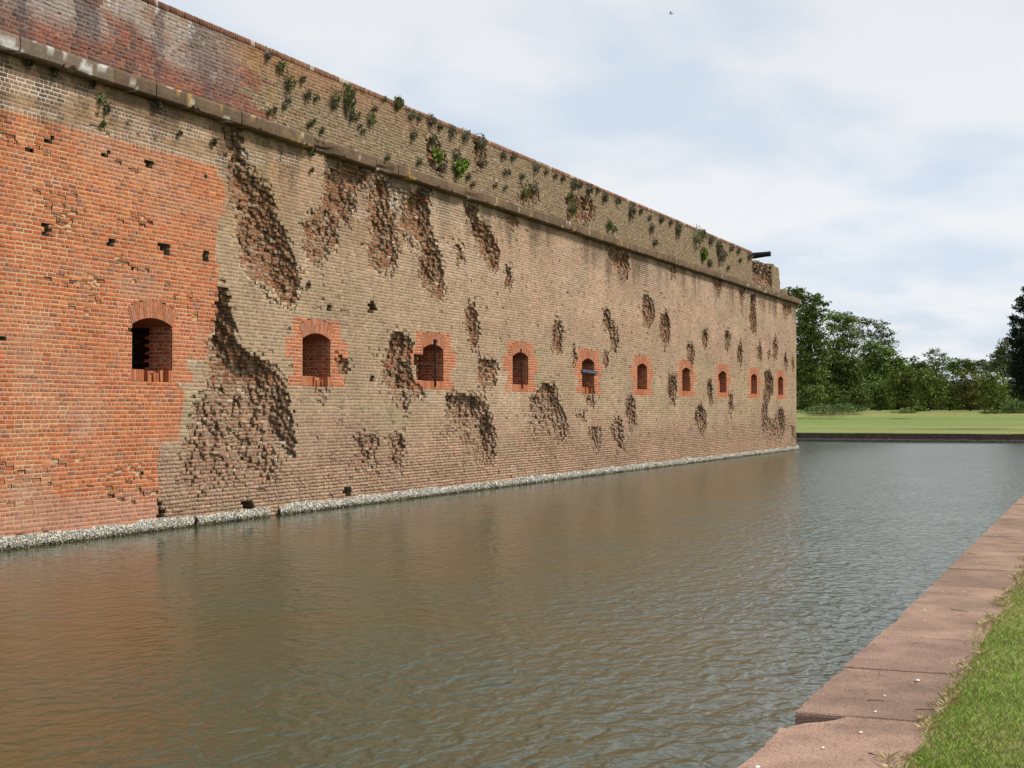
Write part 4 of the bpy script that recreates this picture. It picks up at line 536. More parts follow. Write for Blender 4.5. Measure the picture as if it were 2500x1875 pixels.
# ------------------------------------------------------------------ cordon of sandstone blocks
def notch(x):
    """how far the stone has broken back at x (0..1)"""
    t = 0
    for a, b, s in ((26.45, 27.55, 1.0), (29.25, 30.3, .8), (34.0, 35.1, .5)):
        t = max(t, s * float(ss(x, a, a + .22) * (1 - ss(x, b - .45, b))))
    return t
J = [14.0, 15.2, 16.45, 17.69, 18.7, 19.91, 21.1, 22.26, 23.77, 25.1, 26.45, 27.6, 29.25, 30.3, 31.6, 32.9, 34.0, 35.1]
while J[-1] < 75: J.append(J[-1] + random.uniform(1.05, 1.55))
J[-1] = 76.12
NS = []
for i in range(len(J) - 1):
    a, b = J[i] + .006, J[i + 1] - .006
    m = max(3, int((b - a) / .07)); xs = np.linspace(a, b, m)
    off = rng.normal(0, .006); offz = rng.normal(0, .004)
    verts = []; cols = []
    tone = np.array((.142, .094, .056)) * rng.normal(1, .1)
    if a < 22.3: tone = tone * .9 + np.array((.035, .035, .035)) * (1 if a < 19.5 else .2)
    for x in xs:
        nb = notch(x); jx = rng.normal(0, .004)
        wear = .012 * vn(x, 0, .25, 90) + (.05 if rng.random() < .03 else 0)
        e = min(x - a, b - x); rnd = .014 * math.exp(-e / .02)
        yf = -.22 + off + rnd + nb * .17 + rng.normal(0, .0022 + .02 * nb)
        prof = [(.30, 7.50 + offz), (.0, 7.498 + offz), (yf + .03 + wear, 7.50 + offz + .01 * nb), (yf + .004, 7.50 + offz + .018 + wear + .02 * nb), (yf - .004 + .05 * nb, 7.60 + offz), (yf, 7.72 + offz - .08 * nb), (yf + .02 + .08 * nb, 7.762 + offz - .10 * nb), (.02, 7.80 + offz), (.30, 7.80 + offz)]
        for (y, zz_) in prof:
            verts.append((x - 17, y + rng.normal(0, .0015), zz_ + jx * .3))
            g = vn(x, zz_, (.4, .25), 91)
            c = tone * (.8 + .4 * g)
            if nb > .2 and y < 0: c = c * .75
            if x < 19.8 and vn(x, zz_, (.18, .12), 92) > .6 and y < 0: c = np.array((.46, .44, .40))
            if a > 19 and vn(x, zz_, (.35, .3), 93) > .73: c = np.array((.30, .19, .06))
            if x > 19 and vn(x, zz_, (.2, .08), 94) > .78: c = np.array((.40, .36, .30))
            cols.append(c)
    k = 9; F = []
    for r in range(m - 1):
        for c in range(k - 1): F.append((r * k + c, (r + 1) * k + c, (r + 1) * k + c + 1, r * k + c + 1))
    F.append(tuple(range(k - 1, -1, -1))[::-1]); F.append(tuple(((m - 1) * k + c) for c in range(k - 1, -1, -1)))
    mesh_obj('cordon_stone', np.array(verts), F, M_STONE, fort, np.array(cols))
for i in range(6):                                              # cordon turning the corner
    box('cordon_stone', (75.6, 76.12 + .004 * (i % 2), -.0 + .31 + i * 1.3, .31 + i * 1.3 + 1.285, 7.50, 7.79), bpy.data.materials['cordon_sandstone_plain'] if 'cordon_sandstone_plain' in bpy.data.materials else simple_mat('cordon_sandstone_plain', (.2, .135, .082), .95), fort, REL)
# low remains of the parapet near the corner
def rubble(name, x0, x1, y0, y1, z0, hfun, cnt, parent, sc=.16):
    V = []; F = []; Cc = []
    for i in range(cnt):
        x = rng.uniform(x0, x1); y = rng.uniform(y0, y1); zt = hfun(x); zq = z0 + (zt - z0) * rng.random() ** .6
        s = np.array((rng.uniform(.5, 1.1), rng.uniform(.5, 1), rng.uniform(.3, .55))) * sc
        b = len(V)
        bv, bf = box_geo(-s[0] / 2, s[0] / 2, -s[1] / 2, s[1] / 2, -s[2] / 2, s[2] / 2)
        a = rng.normal(0, .35)
        for (px, py, pz) in bv:
            px += rng.normal(0, .008); pz += rng.normal(0, .008)
            V.append((x + px * math.cos(a) - py * math.sin(a) - 17, y + px * math.sin(a) + py * math.cos(a), zq + pz))
        F += [tuple(q + b for q in f) for f in bf]
        c = pick([(.22, .15, .08), (.26, .19, .11), (.17, .11, .065), (.24, .12, .07), (.35, .30, .23)], 1)[0]
        Cc += [c] * 8
    o = mesh_obj(name, np.array(V), F, M_BRICK, parent, np.array(Cc)); o['kind'] = 'stuff'; return o
rubble('ruin_rubble', 70.2, 72.6, .12, .9, 7.8, lambda x: 8.9 - 1.0 * max(0, x - 71.2), 380, fort)
rubble('ruin_rubble', 66.1, 71.6, .05, .7, 8.5, lambda x: 8.9 + (x - 66.2) * .045, 420, fort)
# low curved drum of parapet brick at the very corner
dv = []; dc = []; df = []
for k in range(4):
    for s in range(20):
        a0 = math.pi * s / 20; a1 = math.pi * (s + .94) / 20; r = 1.0 - .03 * (k == 3) + rng.normal(0, .01)
        zb = 7.80 + k * .085; zt = zb + .078; cx_, cy_ = 74.2, 1.1
        b = len(dv)
        for (aa, rr) in ((a0, r), (a1, r), (a1, r - .3), (a0, r - .3)):
            for zq in (zb, zt): dv.append((cx_ - math.cos(aa) * rr - 17, cy_ - math.sin(aa) * rr, zq))
        df += [(b, b + 2, b + 3, b + 1), (b + 2, b + 4, b + 5, b + 3), (b + 4, b + 6, b + 7, b + 5), (b + 6, b, b + 1, b + 7), (b + 1, b + 3, b + 5, b + 7)]
        c = pick([(.25, .17, .10), (.28, .2, .12), (.21, .14, .08)], 1)[0]; dc += [c] * 8
o = mesh_obj('corner_brickwork', np.array(dv), df, M_BRICK, fort, np.array(dc)); o['kind'] = 'stuff'

# ------------------------------------------------------------------ embrasures
def cell_block(u0, u1, z0, z1, pal, seed):
    c = flat_cells(u0, u1, z0, z1); B = dress(c, []); n = len(c); B['col'] = pick(pal, n) * rng.normal(1, .08, (n, 1)); B['mcol'][:] = (.50, .38, .26); B['near'][:] = False; B['dep'] *= 1; B['rec'][:] = .006; B['len'][:] = .03; B['cham'][:] = .004; B['rot'][:] = .004
    return B
def emb_label(i):
    return ['deep opening with broken sill bricks', 'opening whose far jamb is shot away low down', 'opening with a crossed iron bar', 'opening with an upright iron bar', 'opening crossed by a blue grey beam'][i] if i < 5 else None
for i, e in enumerate(EMB):
    E = empty('embrasure', (e - 17, 0, 0), fort)
    if emb_label(i): E['label'] = emb_label(i)
    DJ = .50 if i == 0 else 1.1
    pal = [(.36, .10, .045), (.40, .125, .055), (.30, .085, .045), (.42, .16, .07)]
    for sgn in (1, -1):
        jb = cell_block(.035, DJ, E_BOT, E_SPR + E_RISE + .02, pal, i)
        if i == 0 and sgn == 1: pass
        if i == 2 and sgn < 0: jb = {k_: v_[(jb['cx'] > .2)] for k_, v_ in jb.items()}
        o = bricks_obj('jamb', jb, (sgn * (E_HW - .012), 0, 0), (0, 1, 0), (-sgn, 0, 0), E)
        m_ = mortar_obj('jamb_mortar', jb, (sgn * (E_HW - .012), 0, 0), (0, 1, 0), (-sgn, 0, 0), E)
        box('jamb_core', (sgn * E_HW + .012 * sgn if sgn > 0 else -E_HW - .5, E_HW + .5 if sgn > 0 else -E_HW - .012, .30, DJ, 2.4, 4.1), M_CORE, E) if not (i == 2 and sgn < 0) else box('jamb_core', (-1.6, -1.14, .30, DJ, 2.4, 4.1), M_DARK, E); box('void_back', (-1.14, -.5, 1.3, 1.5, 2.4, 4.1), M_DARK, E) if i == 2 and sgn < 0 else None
    if i == 0:                                                 # dark wider chamber behind the deep opening
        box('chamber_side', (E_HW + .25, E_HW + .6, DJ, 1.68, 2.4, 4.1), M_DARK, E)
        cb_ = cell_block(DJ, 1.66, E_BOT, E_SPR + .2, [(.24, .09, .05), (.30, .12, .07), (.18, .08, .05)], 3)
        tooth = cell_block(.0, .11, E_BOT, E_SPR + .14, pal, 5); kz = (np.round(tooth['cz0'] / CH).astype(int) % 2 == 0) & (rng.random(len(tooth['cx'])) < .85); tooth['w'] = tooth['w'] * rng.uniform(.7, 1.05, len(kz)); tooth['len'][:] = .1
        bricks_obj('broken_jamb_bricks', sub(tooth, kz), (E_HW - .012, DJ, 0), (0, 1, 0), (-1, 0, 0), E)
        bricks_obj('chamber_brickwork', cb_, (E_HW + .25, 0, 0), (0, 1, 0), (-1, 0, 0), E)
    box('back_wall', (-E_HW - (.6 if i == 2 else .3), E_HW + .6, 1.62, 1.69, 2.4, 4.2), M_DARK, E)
    # sill slab and soffit
    box('sill_slab', (-E_HW - .02, E_HW + .3, .30, 1.62, 2.5, E_BOT - .006), M_CORE, E)
    sv = []; sf = []; ns = 14
    for k in range(ns + 1):
        a = -E_ANG + 2 * E_ANG * k / ns
        for y in (.01, 1.62): sv.append((E_R * math.sin(a), y, E_CZ + E_R * math.cos(a)))
        for y in (.01, 1.62): sv.append((E_R * math.sin(a), y, 4.12))
    for k in range(ns):
        b = k * 4; sf += [(b, b + 1, b + 5, b + 4), (b + 1, b + 3, b + 7, b + 5), (b + 2, b + 6, b + 7, b + 3)]
    mesh_obj('soffit', np.array(sv), sf, simple_mat('soffit_brick', (.26, .09, .05), .9, 0, 14) if i == 0 else bpy.data.materials['soffit_brick'], E)
    # mortar backing of the arch ring
    rv = []; rf = []
    for k in range(ns + 1):
        a = -E_ANG + 2 * E_ANG * k / ns
        for r in (E_R + .002, E_RX - .003): rv.append((r * math.sin(a), .0085, E_CZ + r * math.cos(a)))
    for k in range(ns): rf.append((k * 2, k * 2 + 1, k * 2 + 3, k * 2 + 2))
    mesh_obj('arch_mortar', np.array(rv), rf, simple_mat('arch_mortar', (.44, .27, .16), .95, 0, 14) if i == 0 else bpy.data.materials['arch_mortar'], E)
    # voussoirs: three of every radial line of bricks on edge
    nv = 23; joined = ([], [], [])
    for k in range(nv):
        a = -E_ANG + 2 * E_ANG * (k + .5) / nv; da = E_ANG / nv * .86
        cuts = (0, .2, .3) if k % 2 else (0, .1, .3)
        if i == 1 or i > 2: cuts = (0, .15, .3) if k % 2 else (0, .2, .3)
        for c0, c1 in zip(cuts[:-1], cuts[1:]):
            r_0, r_1 = E_R + c0 + .004, E_R + c1 - .004; yo = -.002 + rng.normal(0, .0015)
            c = pick([(.42, .17, .085), (.38, .14, .07), (.45, .20, .11), (.40, .15, .075), (.36, .17, .11)], 1)[0] * rng.normal(1, .06)
            P = []
            for y in (yo, .03):
                for (rr, s_) in ((r_0, -1), (r_0, 1), (r_1, 1), (r_1, -1)): P.append((rr * math.sin(a + s_ * da), y, E_CZ + rr * math.cos(a + s_ * da)))
            Fq = [(0, 1, 2, 3), (0, 4, 5, 1), (1, 5, 6, 2), (2, 6, 7, 3), (3, 7, 4, 0)]
            if i < 3: mesh_obj('brick', np.array(P), Fq, M_BRICK, E, np.tile(c, (8, 1)))
            else:
                b = len(joined[0]); joined[0].extend(P); joined[1].extend([tuple(q + b for q in f) for f in Fq]); joined[2].extend([c] * 8)
    if i >= 3:
        o = mesh_obj('arch', np.array(joined[0]), joined[1], M_BRICK, E, np.array(joined[2]))
    # sill of bricks on end
    P = []; Fs = []; Cs = []
    ks = 17
    for k in range(ks):
        x0 = -.6 + 1.2 * k / ks + .004; x1 = -.6 + 1.2 * (k + 1) / ks - .004
        broken = (i == 0 and 4 < k < 15) or (i == 1 and 5 < k < 15) or (i == 4 and 3 < k)
        y0 = -.002 + (rng.uniform(.02, .19) if broken else 0); zt = E_BOT - (rng.uniform(0, .10) if broken else 0)
        b = len(P); bv, bf = box_geo(x0, x1, y0, .3, 2.60, zt); P += [(p[0] + (rng.normal(0, .008) if broken else 0), p[1], p[2] + (rng.normal(0, .01) if broken else 0)) for p in bv]; Fs += [tuple(q + b for q in f) for f in bf]
        Cs += [pick([(.42, .14, .06), (.38, .12, .055), (.45, .18, .09)], 1)[0]] * 8
    mesh_obj('sill', np.array(P), Fs, M_BRICK, E, np.array(Cs))
    box('sill_mortar', (-.6, .6, .02 if i not in (0, 1, 4) else .2, .31, 2.59, 2.782), bpy.data.materials['arch_mortar'], E)
    def tube(name, p0, p1, r, mat, seg=8, par=E):
        p0 = Vector(p0); p1 = Vector(p1); d = (p1 - p0).normalized(); q = d.to_track_quat('Z', 'Y'); vv = []; ff = []
        for p in (p0, p1):
            for s in range(seg):
                a_ = 2 * math.pi * s / seg; vv.append(p + q @ Vector((r * math.cos(a_), r * math.sin(a_), 0)))
        for s in range(seg): ff.append((s, (s + 1) % seg, seg + (s + 1) % seg, seg + s))
        ff += [tuple(range(seg - 1, -1, -1)), tuple(range(seg, 2 * seg))]
        return mesh_obj(name, np.array([tuple(x) for x in vv]), ff, mat, par, smooth=False)
    if i == 2:
        tube('iron_bar', (.05, -.03, 2.66), (.05, -.03, 3.78), .022, M_IRON); tube('iron_bar', (-.6, .1, 3.2), (.05, -.02, 3.2), .016, M_IRON)
        box('bar_bracket', (.0, .1, -.06, .01, 3.74, 3.82), M_IRON, E)
    if i == 3:
        tube('iron_bar', (.0, -.03, 2.9), (-.03, -.03, 3.8), .02, M_IRON); tube('iron_bar', (.0, -.03, 2.9), (.1, -.03, 2.68), .018, M_IRON)
        tube('iron_bar', (-.55, .06, 3.26), (0, -.02, 3.26), .014, M_IRON)
    if i == 4:
        bm_ = box('beam', (-.72, .72, -.05, .07, -.045, .045), M_BEAM, E); bm_.location = (.06, 0, 3.29); bm_.rotation_euler = (0, .02, 0)
    if i in (4, 5, 9):                                          # crack above the crown
        mesh_obj('crack', np.array([(-.02, -.004, E_SPR + E_RISE), (.05, -.004, E_SPR + E_RISE), (.03, -.004, E_SPR + .38), (-.02, .02, E_SPR + E_RISE), (.05, .02, E_SPR + E_RISE), (.03, .02, E_SPR + .38)]), [(0, 1, 2), (0, 3, 4, 1), (1, 4, 5, 2), (2, 5, 3, 0)], M_DARK, E)

# ------------------------------------------------------------------ oysters along the waterline
NSH = 46000
u = rng.random(NSH); sx_ = 17 + (76.1 - 17) * u ** 1.6
sz_ = -.05 + .25 * rng.random(NSH) * (.72 + .5 * vn(sx_, sx_ * 0, .5, 100)) 
sz_ = sz_[:]; out = .02 + .05 * np.sin(np.clip((sz_ + .05) / .28, 0, 1) * math.pi) + rng.random(NSH) * .03
gapm = (np.abs(sx_ - 25.2) < .2) | (np.abs(sx_ - 22.5) < .07)
rr = rng.uniform(.012, .028, NSH) * (1 + .5 * (sx_ > 35)); 
keep = ~gapm; sx_, sz_, out, rr = sx_[keep], sz_[keep], out[keep], rr[keep]; n = len(sx_)
d1 = rng.normal(0, 1, (n, 3)); d1[:, 1] *= .45; d1 /= np.linalg.norm(d1, axis=1)[:, None]
d2 = np.cross(d1, rng.normal(0, 1, (n, 3)) + np.array((0, -1.6, .3))); d2 /= np.linalg.norm(d2, axis=1)[:, None]
d3 = np.cross(d1, d2)
ctr = np.stack([sx_, -out, sz_], 1)
V = np.stack([ctr - d1 * rr[:, None], ctr + d2 * rr[:, None] * .7, ctr + d1 * rr[:, None], ctr - d2 * rr[:, None] * .7, ctr + d3 * rr[:, None] * .5], 1)
F = (np.arange(n) * 5)[:, None, None] + np.array([[0, 1, 4], [1, 2, 4], [2, 3, 4], [3, 0, 4]])[None]
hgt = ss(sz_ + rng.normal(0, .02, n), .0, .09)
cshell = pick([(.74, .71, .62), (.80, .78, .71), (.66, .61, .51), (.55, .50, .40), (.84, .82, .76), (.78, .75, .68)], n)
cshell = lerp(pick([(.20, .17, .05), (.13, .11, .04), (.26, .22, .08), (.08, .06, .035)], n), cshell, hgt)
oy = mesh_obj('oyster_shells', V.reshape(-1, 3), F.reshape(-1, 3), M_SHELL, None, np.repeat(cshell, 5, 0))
tag(oy, 'white crust of oyster shells along the waterline of the fort wall', 'oysters', kind='stuff')
xs = np.linspace(17, 76.05, 700); pv = []; pf = []
prof = [(.0, .17), (-.03, .165), (-.05, .10), (-.045, .0), (-.03, -.3)]
for x in xs:
    for (y, z_) in prof: pv.append((x, y + rng.normal(0, .008) - .0, z_ + (rng.normal(0, .01) + .03 * (vn(x, 0, .5, 100) - .5) if z_ > .05 else 0)))
gp = lambda x: abs(x - 25.2) < .2 or abs(x - 22.5) < .07
for k in range(len(xs) - 1):
    if gp(xs[k]) or gp(xs[k + 1]): continue
    for c in range(4): pf.append((k * 5 + c, (k + 1) * 5 + c, (k + 1) * 5 + c + 1, k * 5 + c + 1))
o = mesh_obj('shell_bed', np.array(pv), pf, simple_mat('shell_bed', (.50, .46, .36), .9, 0, 60, (.4, 1.5), .02), oy)
STRAY = rng.uniform(17.5, 34, 26)

# ------------------------------------------------------------------ water
m, nt, b = new_mat('moat_water')
b.inputs['Roughness'].default_value = .06; b.inputs['IOR'].default_value = 1.333; b.inputs['Specular IOR Level'].default_value = .5
P_ = objco(nt, (1.0, 1.0, 1)); 
wv = nt.nodes.new('ShaderNodeMapping'); wv.inputs['Scale'].default_value = (.80, 1.15, 1); nt.links.new(P_, wv.inputs[0])
w1 = noise(nt, 4.8, 1.6, .45, wv.outputs[0]); w1.inputs['Distortion'].default_value = .6
w2 = noise(nt, 9.5, 2, .5, wv.outputs[0]); w2.inputs['Distortion'].default_value = .4
w3 = noise(nt, .35, 2, .5, P_)
def M2(op, a, bb):
    n = nt.nodes.new('ShaderNodeMath'); n.operation = op
    for i_, v_ in enumerate((a, bb)):
        if isinstance(v_, (int, float)): n.inputs[i_].default_value = v_
        else: nt.links.new(v_, n.inputs[i_])
    return n.outputs[0]
hh_ = M2('ADD', M2('MULTIPLY', w1.outputs[0], 1.0), M2('MULTIPLY', w2.outputs[0], .26))
# calmer in the lee of the wall, choppier towards the open side
sepn = nt.nodes.new('ShaderNodeSeparateXYZ'); nt.links.new(objco(nt), sepn.inputs[0])
calm = M2('MULTIPLY', M2('ADD', M2('POWER', mrange(nt, sepn.outputs[1], -2.0, -13.5, 0.0, 1.05), 1.35), .30), mrange(nt, sepn.outputs[0], 22, 70, 1.0, 1.8))
nt.links.new(M2('ADD', mrange(nt, sepn.outputs[1], -1.0, -8.5, .07, .17), mrange(nt, sepn.outputs[0], 25, 65, 0, .09)), b.inputs['Roughness'])
hh_ = M2('MULTIPLY', hh_, M2('MULTIPLY', calm, mrange(nt, w3.outputs[0], .3, .7, .75, 1.2)))
bump(nt, b, hh_, 1.0, .043)
cw = mixc(nt, mrange(nt, w3.outputs[0], .3, .7, 0, 1), (.056, .054, .019), (.044, .058, .032))
nt.links.new(cw, b.inputs['Base Color'])
M_WATER = m
wo = mesh_obj('moat_water', np.array([(-30, -14.3, 0), (96.5, -14.3, 0), (96.5, 60, 0), (76.5, 60, 0), (76.5, .5, 0), (-30, .5, 0)]), [(0, 1, 2, 3, 4, 5)], M_WATER)
tag(wo, 'rippled brown green moat water reflecting wall and sky', kind='structure')

# ------------------------------------------------------------------ grass ground
def ground_mat():
    m, nt, b = new_mat('lawn')
    p = objco(nt)
    a = noise(nt, .11, 4, .6, objco(nt, (1, .10, 1))); c = noise(nt, .9, 5, .65, p); d = noise(nt, 14, 4, .7, p)
    g = mixc(nt, mrange(nt, a.outputs[0], .4, .62, 0, 1), (.135, .205, .036), (.27, .24, .085))
    g = mixc(nt, mrange(nt, c.outputs[0], .4, .7, 0, .5), g, (.12, .19, .035))
    nt.links.new(mul_col(nt, g, mrange(nt, d.outputs[0], .3, .7, .75, 1.25)), b.inputs['Base Color'])
    bump(nt, b, d.outputs[0], .8, .04)
    return m
M_LAWN = ground_mat()
PX = [96.62, 105, 115, 128, 140, 147, 151, 154, 158, 162, 170, 190, 230, 400, 1500]
PZ = [.525, .54, .57, .72, .93, 1.02, 1.03, 1.15, 1.55, 1.78, 1.85, 1.88, 1.9, 1.95, 2.0]
ys = np.concatenate([[-1200, -400, -200], np.arange(-100, 101, 4), [200, 400, 1200]])
xs = np.concatenate([np.arange(96.62, 175, 1.5), [190, 230, 400, 1500]])
gv = []; 
for x in xs:
    for y in ys:
        z_ = np.interp(x, PX, PZ); gv.append((x, y, z_ + (.10 * (vn(x, y, (8, 20), 120) - .5) if 99 < x < 200 else 0)))
ny = len(ys); gf = [(i_ * ny + j_, (i_ + 1) * ny + j_, (i_ + 1) * ny + j_ + 1, i_ * ny + j_ + 1) for i_ in range(len(xs) - 1) for j_ in range(ny - 1)]
tag(mesh_obj('far_lawn', np.array(gv), gf, M_LAWN), 'sunlit mown lawn rising gently beyond the end of the moat', kind='structure')
gv = [(-60, -14.66, .515), (96.62, -14.66, .515), (96.62, -1200, .515), (-60, -1200, .515)]
tag(mesh_obj('near_lawn', np.array(gv), [(0, 1, 2, 3)], M_LAWN), 'green lawn along the brown coping stones', kind='structure')
tag(box('ground_bed', (-60, 1500, -1200, 1200, -3.2, -3.0), M_CORE), 'earth below the moat', kind='structure')
box_e = box('fort_ground', (76.5 - 63, 76.4, 14.1, 60, -1, 6.9), M_CORE); tag(box_e, 'earth fill inside the fort', kind='structure')

# ------------------------------------------------------------------ near bank of coping stones
bank = tag(empty('bank_wall', (6, -14.3, 0)), 'near moat bank of large brown coping stones beside the grass', 'bank wall')
JN = [3.2, 4.7, 6.2, 7.8, 9.25, 10.6, 12.2, 13.75, 15.3, 17.3, 19.4, 21.1, 22.7, 24.3]
while JN[-1] < 96: JN.append(JN[-1] + random.uniform(1.45, 1.8))
JN[-1] = 96.2
PAL_C = [(.345, .228, .158), (.32, .208, .146), (.34, .225, .16), (.30, .195, .14)]
for i in range(len(JN) - 1):
    a, b_ = JN[i] + .004, JN[i + 1] - .004
    ye = lambda x: -14.0 + .03 * (vn(x, 0, .5, 130) - .5) + .03 * (vn(x, 0, .09, 131) - .5) + max(0, min(.12, (x - 12) * .008)) - .0
    yb = -14.70
    step = .06 if a < 20 else .25
    m_ = max(2, int((b_ - a) / step)); e1 = [(x, ye(x)) for x in np.linspace(a, b_, m_)]
    if i == 2: e1 = [(x, y) for x, y in e1 if x < 7.42] + [(7.40, -14.03), (7.48, -14.06), (7.56, -14.10), (7.62, -14.17), (7.69, -14.23), (7.79, -14.27)]
    out_ = e1 + [(b_, yb), (a, yb)]
    nO = len(out_); zt = .53 + rng.normal(0, .004) - (.004 if i == 2 else 0)
    c0 = np.array(PAL_C[i % 4]) * rng.normal(1, .04)
    if i == 2: c0 = np.array((.37, .235, .168))
    if i == 4: c0 = np.array((.29, .185, .138))
    cen = np.array([sum(p[0] for p in out_) / nO, sum(p[1] for p in out_) / nO])
    V = []; Cc = []
    for (zq, ins) in ((-1.2, 0), (zt - .02, 0), (zt - .006, .006), (zt, .016)):
        for (x, y) in out_:
            dx, dy = cen[0] - x, cen[1] - y; dl = math.hypot(dx, dy)
            V.append((x + dx / dl * ins + (rng.normal(0, .006) if zq < 0.4 and False else 0) - 6, y + dy / dl * ins + 14.3, zq + (rng.normal(0, .003) if .4 < zq < zt else 0))); Cc.append(c0 if zq > 0.3 else c0 * .6)
    F = []
    for r in range(3):
        for k in range(nO): F.append((r * nO + k, r * nO + (k + 1) % nO, (r + 1) * nO + (k + 1) % nO, (r + 1) * nO + k))
    F.append(tuple(3 * nO + k for k in range(nO)))
    mesh_obj('coping_stone', np.array(V), F, M_COPING, bank, np.array(Cc))
# far bank
fb = tag(empty('far_bank_wall', (96.2, 0, 0)), 'low dark stone bank across the end of the moat under the far lawn', 'bank wall')
y = -14.7
M_FAR = simple_mat('far_bank_stone', (.11, .07, .052), .9, 0, 2.5)
M_FARL = simple_mat('far_bank_oysters', (.16, .155, .13), .9, 0, 9, (.4, 1.6), .03)
while y < 60:
    w_ = random.uniform(2.2, 3.2); h0 = rng.normal(0, .008)
    box('coping_stone', (-.02 + rng.normal(0, .01), .55, y + .01, y + w_ - .01, .16, .535 + h0), M_FAR, fb); y += w_
pv = []; ysn = np.arange(-16, 60, .12)
for y in ysn:
    for (x, z_) in ((.1, .2), (-.04, .19), (-.09, .10), (-.07, .02), (-.05, -.4)): pv.append((x + rng.normal(0, .012), y, z_ + rng.normal(0, .012)))
pf = [(k * 5 + c, k * 5 + c + 1, (k + 1) * 5 + c + 1, (k + 1) * 5 + c) for k in range(len(ysn) - 1) for c in range(4)]
o = mesh_obj('oyster_crust', np.array(pv), pf, M_FARL, fb)

# ------------------------------------------------------------------ grass blades
def blades(name, X, Y, Z, h, lean, col, wid=.004):
    n = len(X); a = rng.random(n) * 6.283; dx, dy = np.cos(a), np.sin(a); la = rng.random(n) * 6.283; l = lean * rng.uniform(.2, 1, n) * h
    V = np.zeros((n, 4, 3)); w_ = wid * rng.uniform(.6, 1.3, n)
    V[:, 0] = np.stack([X - dx * w_, Y - dy * w_, Z], 1); V[:, 1] = np.stack([X + dx * w_, Y + dy * w_, Z], 1)
    V[:, 2] = np.stack([X + dx * w_ * .6 + np.cos(la) * l * .4, Y + dy * w_ * .6 + np.sin(la) * l * .4, Z + h * .6], 1)
    V[:, 3] = np.stack([X + np.cos(la) * l, Y + np.sin(la) * l, Z + h], 1)
    F = np.array([[0, 1, 2], [0, 2, 3]]); FF = (F[None] + (np.arange(n) * 4)[:, None, None]).reshape(-1, 3)
    return mesh_obj(name, V.reshape(-1, 3), FF, M_BLADE, None, np.repeat(col, 4, 0))
n = 230000
X = 5.2 + 22 * rng.random(n) ** 1.7; edge = -14.70 + .10 * (vn(X, X * 0, .35, 140) - .5) + .06 * (vn(X, X * 0, .08, 141) - .5)
t = rng.random(n) ** 1.3; Y = edge - t * (1.0 + .20 * X)
dist_e = edge - Y
col = pick([(.23, .35, .05), (.27, .38, .06), (.19, .30, .04), (.32, .38, .09), (.25, .35, .05)], n)
straw = rng.random(n) < .10 + .6 * np.exp(-dist_e / .05) + .25 * ss(vn(X, Y, (.6, .4), 142), .55, .75)
col[straw] = pick([(.42, .34, .16), (.36, .27, .12), (.50, .42, .22)], straw.sum())
h = rng.uniform(.012, .034, n) * (1 + .2 * vn(X, Y, .5, 143)); 
g = blades('grass', X, Y, np.full(n, .51), h, 1.1, col, .0022)
tag(g, 'green mown grass with straw coloured blades creeping over the coping edge', 'grass', kind='stuff')
n = 12000
X = 5.4 + 20 * rng.random(n) ** 1.6; X = X[vn(X, X * 0, .28, 145) + rng.normal(0, .1, n) > .5]; n = len(X); Y = -14.70 + .10 * (vn(X, X * 0, .35, 140) - .5) + rng.normal(0, .022, n) + .05 * ss(vn(X, X * 0, .3, 144), .5, .8)
col = pick([(.46, .37, .18), (.38, .28, .13), (.55, .46, .25), (.25, .26, .07)], n)
V0 = blades('dry_grass', X, Y, np.full(n, .535), rng.uniform(.01, .035, n), 2.2, col, .0026)
tag(V0, 'dry straw blades lying along the edge between coping stones and lawn', 'grass', kind='stuff')

# litter on the coping: shell bits and twigs
def shell_bit(x, y, r, label, grp='shell fragments on the coping stones'):
    vv = [(math.cos(a) * r * random.uniform(.7, 1.1), math.sin(a) * r * .6 * random.uniform(.7, 1.1), 0) for a in np.linspace(0, 6.28, 8)[:-1]] + [(0, 0, r * .35)]
    ff = [(k, (k + 1) % 7, 7) for k in range(7)]
    o = mesh_obj('shell_fragment', np.array(vv), ff, M_SHELL, None, np.tile((.75, .73, .68), (8, 1)), loc=(x, y, .534)); tag(o, label, 'shell', grp); return o
for (x, y, r, lb) in SHELLS: shell_bit(x, y, r, lb)
def twig(x, y, ang, ln, label):
    P = [Vector((x + math.cos(ang) * ln * t, y + math.sin(ang) * ln * t, .533 + .004 * math.sin(t * 3.1)) ) + Vector((0, .02 * math.sin(t * 7), 0)) for t in np.linspace(0, 1, 6)]
    vv = []; ff = []
    for k, p in enumerate(P):
        for s in range(4):
            a = s * math.pi / 2; vv.append(p + Vector((0, math.cos(a), math.sin(a))) * .0022 * (1.2 - k * .12))
    for k in range(5):
        for s in range(4): ff.append((k * 4 + s, k * 4 + (s + 1) % 4, k * 4 + 4 + (s + 1) % 4, k * 4 + 4 + s))
    o = mesh_obj('twig', np.array([tuple(v) for v in vv]), ff, M_WOOD); tag(o, label, 'twig', 'twigs on the coping stones')
for a in TWIGS: twig(*a)

